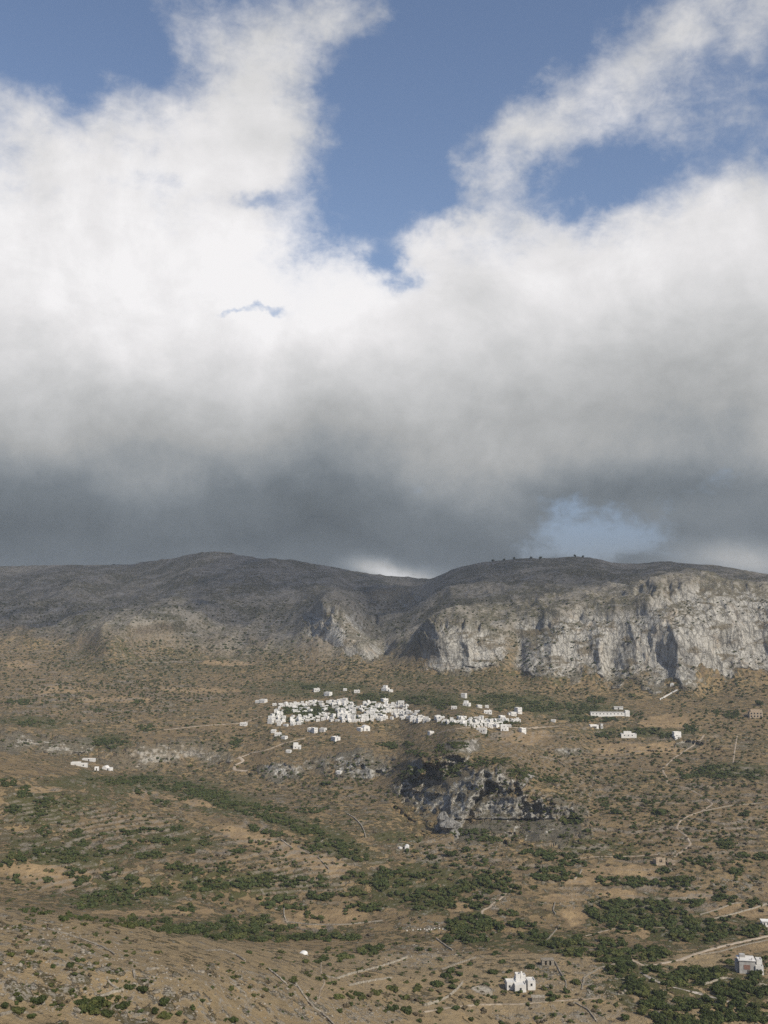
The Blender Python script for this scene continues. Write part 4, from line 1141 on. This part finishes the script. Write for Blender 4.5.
# px, row, rx, ry, [angle, tone]: patches of shrubs; a patch with ry < 0 is a single bush of width rx
G = [(150, 927, 50, 3, -8), (215, 936, 26, 3, -4), (240, 928, 60, 4), (60, 914, 50, 2.4, -7), (440, 770, 20, 9), (412, 775, 12, 8), (470, 765, 16, 4), (492, 760, 18, 4), (430, 752, 24, 4), (472, 832, 22, 4), (500, 838, 30, 3), (572, 818, 10, 6), (455, 745, 20, 3), (395, 745, 22, 4), (520, 773, 12, 5), (545, 780, 14, 4), (640, 915, 48, 17), (698, 928, 32, 13), (750, 930, 20, 6), (625, 881, 32, 5), (672, 881, 22, 5), (662, 870, 7, 3), (687, 861, 9, 4), (706, 861, 8, 5), (572, 862, 14, 3), (570, 875, 14, 3),
     (622, 858, 9, 2.5), (648, 855, 6, 2.5), (693, 902, 15, 4), (725, 898, 14, 4), (752, 904, 14, 4), (575, 941, 18, 5), (612, 947, 24, 6, -14), (582, 952, 22, 4), (650, 953, 18, 8),
     (730, 846, 10, 3.5), (742, 856, 5, 4), (762, 856, 8, 3.5), (738, 872, 9, 4), (617, 901, 12, 2.5), (605, 956, 14, 6), (622, 966, 13, 10), (638, 985, 13, 12, -40), (655, 1005, 13, 14, -40), (668, 1020, 14, 8),
     (682, 976, 34, 9), (742, 990, 30, 8), (690, 1003, 30, 7), (735, 1012, 38, 10), (690, 1020, 34, 6), (716, 974, 9, 4), (755, 976, 7, 4), (763, 961, 10, 6), (732, 960, 7, 3), (650, 968, 10, 5),
     (393, 877, 22, 9), (427, 875, 10, 3.5), (432, 898, 28, 12), (485, 885, 28, 10), (475, 902, 17, 6), (475, 925, 28, 10), (520, 923, 14, 5), (530, 936, 22, 4), (560, 944, 20, 4), (463, 938, 30, 3.5),
     (477, 861, 11, 4), (482, 872, 11, 3), (504, 872, 8, 3), (535, 852, 14, 3.5), (560, 856, 20, 3.5), (552, 873, 20, 8), (516, 890, 8, 3.5), (534, 887, 11, 2.5), (508, 913, 9, 3.5), (378, 905, 8, 3.5), (397, 893, 8, 3.5),
     (195, 790, 22, 6, -15), (222, 799, 24, 8, -16), (252, 809, 14, 6), (276, 818, 22, 5, -14), (305, 828, 20, 6, -18), (332, 841, 18, 6, -20), (355, 853, 14, 6, -25), (276, 808, 15, 3), (313, 810, 20, 2.5),
     (318, 847, 12, 4), (350, 850, 18, 7), (252, 828, 7, 3.5), (273, 833, 11, 3.5), (206, 840, 6, 5), (238, 851, 9, 3), (187, 850, 8, 2.5), (195, 870, 10, 4), (221, 870, 8, 4),
     (205, 885, 24, 5), (255, 884, 26, 5), (310, 882, 30, 5), (270, 877, 16, 4), (354, 875, 12, 3.5), (370, 883, 7, 2.5), (382, 884, 6, 6), (319, 896, 15, 3.5), (280, 901, 22, 7), (351, 892, 12, 3.5), (365, 907, 16, 3.5),
     (8, 782, 8, 5), (25, 792, 7, 6), (45, 802, 14, 4.5), (14, 809, 9, 3.5), (34, 813, 10, 5), (105, 781, 20, 4.5), (133, 780, 22, 4.5), (144, 791, 9, 3.5), (165, 784, 18, 6, -18), (184, 793, 12, 7), (160, 803, 10, 3.5),
     (44, 830, 8, 4.5), (76, 833, 7, 4.5), (82, 843, 8, 3.5), (130, 832, 9, 2.5), (148, 830, 14, 2), (175, 828, 12, 2), (131, 845, 7, 4.5), (165, 840, 26, 3), (118, 851, 7, 2.5), (101, 853, 7, 3.5), (150, 855, 14, 3.5),
     (60, 855, 28, 8), (6, 863, 9, 4.5), (20, 855, 13, 4.5), (73, 872, 12, 5), (82, 881, 10, 4.5), (18, 879, 6, 4.5), (40, 880, 12, 3.5), (116, 870, 7, 3.5), (106, 875, 6, 3.5), (132, 880, 8, 5), (158, 890, 22, 5), (175, 867, 12, 5),
     (112, 896, 28, 10), (85, 905, 14, 3.5), (35, 914, 10, 1.6), (68, 917, 10, 2.2), (132, 921, 16, 5), (172, 929, 26, 3, -8), (163, 921, 10, 3.5), (184, 927, 9, 3.5), (187, 907, 8, 4),
     (200, 929, 20, 4), (265, 937, 22, 4), (325, 936, 40, 4), (247, 919, 33, 4), (260, 930, 14, 2.5), (307, 913, 18, 4, -22), (345, 911, 5, 2.5), (346, 956, 9, 3.5), (370, 950, 10, 4), (322, 957, 3, 5), (226, 971, 9, 1.6),
     (88, 1006, 16, 6), (452, 974, 9, 5), (654, 803, 14, 3.5), (685, 774, 13, 4.5), (723, 771, 26, 7), (750, 775, 15, 6), (605, 802, 6, 4.5), (622, 799, 8, 2.5), (725, 842, 10, 3.5),
     (580, 708, 18, 6), (596, 700, 10, 4), (590, 719, 28, 3), (638, 714, 8, 3.5), (610, 735, 15, 2.5), (645, 731, 14, 3), (668, 736, 12, 2.5), (692, 727, 8, 5), (714, 710, 8, 3), (735, 714, 20, 4), (445, 705, 12, 5), (497, 700, 25, 5),
     (540, 706, 22, 6), (510, 709, 16, 3), (420, 700, 18, 4), (372, 697, 15, 4), (315, 687, 14, 2.5), (38, 723, 20, 4), (28, 702, 22, 3), (140, 702, 7, 2.5), (97, 710, 9, 1.8), (124, 713, 7, 1.8), (145, 728, 10, 3.5), (108, 743, 18, 5), (235, 743, 6, 6),
     (340, 710, 50, 8), (480, 722, 40, 4), (300, 714, 24, 8)]
THIN = [(590, 846, 32, 7), (400, 838, 22, 6), (60, 825, 60, 30), (160, 815, 50, 10), (640, 800, 150, 50), (330, 800, 80, 30), (100, 700, 110, 24), (250, 740, 60, 14), (560, 770, 60, 14), (470, 860, 90, 20), (260, 860, 70, 20),
        (700, 850, 70, 20), (480, 690, 130, 10), (180, 690, 90, 14), (740, 740, 40, 20), (90, 660, 100, 16), (300, 670, 80, 12), (440, 760, 30, 16), (520, 800, 60, 30), (300, 975, 100, 30), (550, 1000, 120, 24), (60, 960, 100, 50), (420, 1000, 80, 20),
        (160, 770, 40, 14), (40, 745, 50, 12), (610, 780, 120, 40), (700, 800, 80, 50), (350, 780, 60, 25), (230, 780, 60, 20), (300, 850, 60, 20), (720, 880, 50, 20)]
ONE = [(11, 956, 9), (39, 949, 6), (78, 962, 7), (70, 968, 9), (74, 975, 7), (108, 966, 5), (130, 964, 5), (130, 989, 10), (143, 991, 13), (72, 995, 7), (38, 1004, 13), (20, 1001, 9), (19, 1013, 13), (80, 1004, 12), (95, 1003, 12), (88, 1010, 13), (104, 1006, 10),
       (122, 1009, 14), (108, 1017, 14), (164, 1005, 12), (167, 1018, 14), (155, 1012, 9), (193, 1010, 8), (194, 897, 6), (204, 899, 6), (220, 897, 7), (222, 904, 6), (232, 901, 7), (190, 905, 7), (224, 908, 6), (338, 998, 10), (358, 996, 10), (377, 995, 10), (394, 992, 9),
       (202, 1002, 8), (232, 1022, 9), (275, 972, 7), (283, 980, 8), (330, 966, 7), (418, 990, 12), (436, 986, 12), (408, 1014, 12), (393, 1011, 10), (494, 974, 10), (508, 973, 7), (530, 968.5, 9), (475, 977, 6), (460, 968, 6), (485, 986, 8), (552, 1001, 10),
       (545, 990, 7), (502, 963, 8), (440, 960, 8), (494, 955, 8), (530.5, 994, 6), (576, 983, 10), (591, 989, 8), (566, 993, 8), (626, 1019, 11), (419, 951, 8), (430, 951, 7), (431, 858, 9), (451, 856, 11), (435, 868, 8), (454, 866, 8), (468, 851, 9), (524, 870, 9), (407, 852, 8),
       (104, 835, 7), (93, 839, 5), (52, 872, 6), (558, 771, 7), (575, 774, 8), (524, 777, 8), (535, 799, 8), (615, 814, 9), (662, 815, 11), (633, 828, 8), (678, 762, 7), (563, 822, 10), (587, 832, 8), (563, 837, 8), (744, 816, 9), (734, 837, 6), (706, 842, 8), (634, 697, 7), (731, 703, 8), (760, 705, 9), (656, 731, 8),
       (190, 767, 7), (203, 781, 8), (326, 785, 9), (295, 843, 6), (5, 1008, 9), (140, 1012, 8), (180, 1014, 8), (118, 999, 8), (30, 1018, 10), (693, 957, 4), (455, 982, 8), (470, 965, 6), (545, 976, 7), (600, 1003, 7), (340, 1012, 7)]
def sz_px(row): return np.interp(row, [640, 690, 760, 850, 900, 960, 1024], [2.2, 3.0, 4.0, 5.6, 6.8, 8.0, 9.5])
shr = []   # px,row,x,y,z,r,tone,loner
def add_shrub(px, row, wpx, tone, loner):
    if not (-14 < px < 782 and 600 < row < 1036): return
    hh = hit(px, row)
    if hh is None: return
    p = hh[0]
    if hh[2].z < 0.55 and (row < 700 or rng.random() < 0.6): return
    r_ = 0.57 * wpx * p.y / FPX
    shr.append((px, row, p.x, p.y, p.z, r_, tone, loner))
def scatter(e, dens, smul, tones, dry_p):
    ang = R(e[4]) if len(e) > 4 else 0
    s0 = sz_px(e[1]) * smul
    n = max(1, int(dens * math.pi * e[2] * e[3] / (s0 * s0 * 0.45)))
    for _ in range(n):
        t = rng.uniform(0, 2 * math.pi); q = math.sqrt(rng.random()) * rng.uniform(0.85, 1.15)
        dx, dy = e[2] * q * math.cos(t), e[3] * q * math.sin(t)
        px = e[0] + dx * math.cos(ang) + dy * math.sin(ang); row = e[1] - dx * math.sin(ang) + dy * math.cos(ang) + s0 * 0.22
        cl_ = vnoise(np.array([px / 8.0]), np.array([row / 4.0]), None, 83)[0]
        if cl_ < -0.12 and rng.random() < 0.75: continue
        if any(abs(px - a) < 16 and -16 < row - b < 3.5 for a, b in ((521, 988), (748, 968))) : continue
        if abs(px - 301) < 7 and -7 < row - 953 < 4: continue
        add_shrub(px, row, s0 * rng.uniform(0.5, 1.45), str(rng.choice(tones)), False)
for e in G: scatter(e, 2.9, 0.95, ['leaf_dark', 'leaf_dark', 'leaf_olive'], 0)
for e in THIN: scatter(e, 0.22, 0.72, ['leaf_dark', 'leaf_olive', 'leaf_olive', 'leaf_dry'], 0)
for px, row, w in ONE: add_shrub(px, row, w * 1.0, 'leaf_dark' if rng.random() < .7 else 'leaf_olive', True)
# far slopes: sparse scrub on the mountains
for _ in range(4200):
    add_shrub(rng.uniform(-10, 778), rng.uniform(575, 700), rng.uniform(1.3, 3.0), 'leaf_dark' if rng.random() < .5 else 'leaf_olive', False)
for _ in range(4200):
    px, row = rng.uniform(-10, 778), rng.uniform(640, 745)
    if vnoise(np.array([px / 30]), np.array([row / 9]), None, 95)[0] < -0.05: continue
    add_shrub(px, row, rng.uniform(1.6, 3.8), 'leaf_dark' if rng.random() < .6 else 'leaf_olive', False)
# hill brush in the brown valley
for _ in range(5200):
    px, row = rng.uniform(-10, 778), rng.uniform(690, 1030)
    if vnoise(np.array([px / 26]), np.array([row / 13]), None, 91)[0] < 0.05: continue
    if row > 940 and px < 330 and rng.random() < 0.7: continue
    add_shrub(px, row, sz_px(row) * rng.uniform(0.3, 0.75) * (0.75 if row > 945 else 1), str(rng.choice(['leaf_dark', 'leaf_dark', 'leaf_olive', 'leaf_dry'])), False)

shr.sort(key=lambda s: -s[5] / s[3] * (1.15 if s[7] else 1.0))
solo, mass = shr[:300], shr[300:]
TONE = {'leaf_dark': 'dark green', 'leaf_olive': 'olive green', 'leaf_dry': 'brownish dry'}
def where(px, row):
    if row > 990 and px < 210: return 'at the stony foot of the foreground slope'
    if row > 940 and px < 250: return 'on the stony foreground slope'
    if row > 940 and px < 345: return 'on the slope round the white chapel'
    if row > 950 and px < 470: return 'between the pale walls in mid valley'
    if row > 950 and px < 600: return 'near the white farmhouse'
    if row > 985 and px >= 600: return 'in the thicket below the stream bed'
    if row > 966 and px >= 600: return 'between the stream bed and the grey house'
    if row > 940 and px >= 560: return 'beside the dirt road bend'
    if row > 905 and px >= 560: return 'in the wood above the dirt road'
    if row > 840 and px >= 540: return 'among the ploughed fields beyond the road'
    if row > 905 and px >= 390: return 'in the thicket round the row of boxes'
    if row > 905 and px >= 200: return 'in the hedge line behind the white chapel'
    if row > 905: return 'in the thicket behind the foreground crest'
    if row > 845 and px >= 360: return 'in the thicket below the gorge'
    if row > 840 and px >= 170: return 'on the tan terraced spur'
    if px < 170 and row > 752: return 'on the terraced hill below the white farm'
    if row > 780 and px < 400: return 'in the green band under the centre crags'
    if px > 540 and row > 740: return 'on the brown slope beside the zigzag path'
    return 'on the brown slope round the village'
def size_w(r): return 'small' if r < 1.5 else ('middling' if r < 2.3 else 'big')
cnt = {}
for i, (px, row, x, y, z, r_, tone, lone) in enumerate(solo):
    o = bpy.data.objects.new('shrub', HI[tone][i % 4])
    C.objects.link(o)
    o.location = (x, y, z - 0.05 * r_)
    o.rotation_euler = (0, 0, rng.uniform(0, 6.28))
    o.scale = (r_ * rng.uniform(.95, 1.2), r_ * rng.uniform(.95, 1.2), r_ * rng.uniform(.85, 1.15))
    kindw = 'lone rounded shrub' if lone else 'bushy shrub'
    tag(o, f'{size_w(r_)} {TONE[tone]} {kindw} {where(px, row)}', 'shrub', 'evergreen shrubs of the valley')
for tone, nm, lab in (('leaf_dark', 'evergreen_scrub', 'dark evergreen scrub covering the slopes and valley'), ('leaf_olive', 'olive_scrub', 'olive green scrub scattered over the dry slopes'), ('leaf_dry', 'thorn_scrub', 'brown thorny scrub scattered over the dry slopes')):
    V = []; F = []; n0 = 0
    for (px, row, x, y, z, r_, t_, lone) in mass:
        if t_ != tone: continue
        lv, lf = LOW[rng.integers(len(LOW))]
        a = rng.uniform(0, 6.28); c, s = math.cos(a), math.sin(a)
        W = lv @ np.array([[c, s, 0], [-s, c, 0], [0, 0, 1]]) * np.array([r_ * rng.uniform(.9, 1.25), r_ * rng.uniform(.9, 1.25), r_ * rng.uniform(.7, 1.05)]) + np.array([x, y, z])
        V.append(W); F.append(lf + n0); n0 += len(W)
    o = bpy.data.objects.new(nm, to_mesh(nm, np.vstack(V), np.vstack(F), M[tone])); C.objects.link(o)
    tag(o, lab, 'scrub', None, 'stuff')
print('shrubs', len(shr), flush=True)

# ------------------------------------------------------------------ trees on the skyline
def tree(px, row, hgt, label):
    while hit(px, row) is None: row += 0.25
    p = hit(px, row + 0.3)[0]
    r = empty('tree', p); tag(r, label, 'tree', 'trees on the ridge skyline')
    m = MB()
    n = 7
    rings = [(0.35, -0.5, 0, 0), (0.28, hgt * 0.2, 0.1, 0), (0.2, hgt * 0.42, 0.25, .1), (0.1, hgt * 0.7, 0.3, .15)]
    for rr, z, ox, oy in rings:
        for k in range(n): m.v.append((ox + rr * math.cos(2 * math.pi * k / n), oy + rr * math.sin(2 * math.pi * k / n), z))
    for q in range(3):
        for k in range(n): m.f.append((q * n + k, q * n + (k + 1) % n, (q + 1) * n + (k + 1) % n, (q + 1) * n + k))
    m.build('trunk', M['bark'], r)
    V, F = shrub_mesh('c', int(px), 5, 260, 0.16, 0.9, 'x')
    V = V * np.array([hgt * .55, hgt * .55, hgt * .8]) + np.array([0.2, 0.1, hgt * 0.1])
    o = bpy.data.objects.new('crown', to_mesh('crown', V, F, M['leaf_dark'])); C.objects.link(o); o.parent = r
for px, hh, lab in ((493, 7, 'first tree of the loose row on the ridge skyline'), (504, 6, 'second tree of the loose row, smaller, on the ridge skyline'), (514, 7.5, 'broad tree third along the ridge skyline row'),
                    (531, 6.5, 'fourth tree of the ridge row, one of a close pair'), (540, 8, 'larger tree of the close pair on the ridge'), (575, 7, 'taller of two trees past the ridge top'), (583, 6.5, 'last tree of the ridge skyline row')):
    tree(px, float(np.interp(px, [p[0] for p in SKYL], [p[1] for p in SKYL])) - 12, hh * 0.9, lab)

# ------------------------------------------------------------------ the cloud overhead that shades the far mountains
def cloud_at(gx, gy, gz, rx, ry, rz_, seed, mat, alt=2300):
    t = (alt - gz) / SUN.z
    c = Vector((gx, gy, gz)) + SUN * t
    me = rock_mesh('cloud', seed, 5, rx, ry, rz_, 0.45, 'white')
    me.materials.clear(); me.materials.append(mat)
    me.polygons.foreach_set('use_smooth', np.ones(len(me.polygons), bool))
    o = bpy.data.objects.new('cloud', me); C.objects.link(o); o.location = c; o['kind'] = 'stuff'
    return o
def cloud_mat(name, most):
    m, N, bs = new_mat(name)
    bs.inputs['Base Color'].default_value = (0.85, 0.85, 0.85, 1)
    lw = N.new('ShaderNodeLayerWeight'); lw.inputs[0].default_value = 0.5
    P = N.new('ShaderNodeTexCoord').outputs['Object']
    thick = N.m('ADD', N.m('SUBTRACT', 1.0, lw.outputs['Facing']), N.m('MULTIPLY', N.m('SUBTRACT', N.noise(P, 1 / 160, 5, 0.6), 0.5), 0.9))
    N.put(bs.inputs['Alpha'], N.m('MULTIPLY', N.step(thick, -0.1, 0.95), most))
    return m
CLOUD_THICK = cloud_mat('thick_cloud', 0.38); CLOUD_THIN = cloud_mat('thin_cloud', 0.20)
cloud_at(-980, 2300, 300, 800, 640, 170, 5, CLOUD_THICK)
cloud_at(-330, 2250, 320, 620, 640, 150, 8, CLOUD_THIN)
cloud_at(180, 2250, 340, 520, 560, 140, 13, CLOUD_THICK)
cloud_at(740, 1990, 320, 700, 400, 130, 21, CLOUD_THICK)

# ------------------------------------------------------------------ haze
HAZE = 0.00006
def haze():
    m = bpy.data.materials.new('haze'); m.use_nodes = True
    nt = m.node_tree; nt.nodes.clear()
    out = nt.nodes.new('ShaderNodeOutputMaterial'); vol = nt.nodes.new('ShaderNodeVolumePrincipled')
    vol.inputs['Color'].default_value = (0.80, 0.88, 1.0, 1)
    vol.inputs['Density'].default_value = HAZE
    nt.links.new(vol.outputs[0], out.inputs['Volume'])
    b = MB()
    z0 = float(ZF.min()) - 1.0; z1 = float(ZF.max()) + 10.0
    b.box(-52000, -300, z0, 52000, 52000, z1)
    o = b.build('haze', m); o['kind'] = 'stuff'
if HAZE: haze()
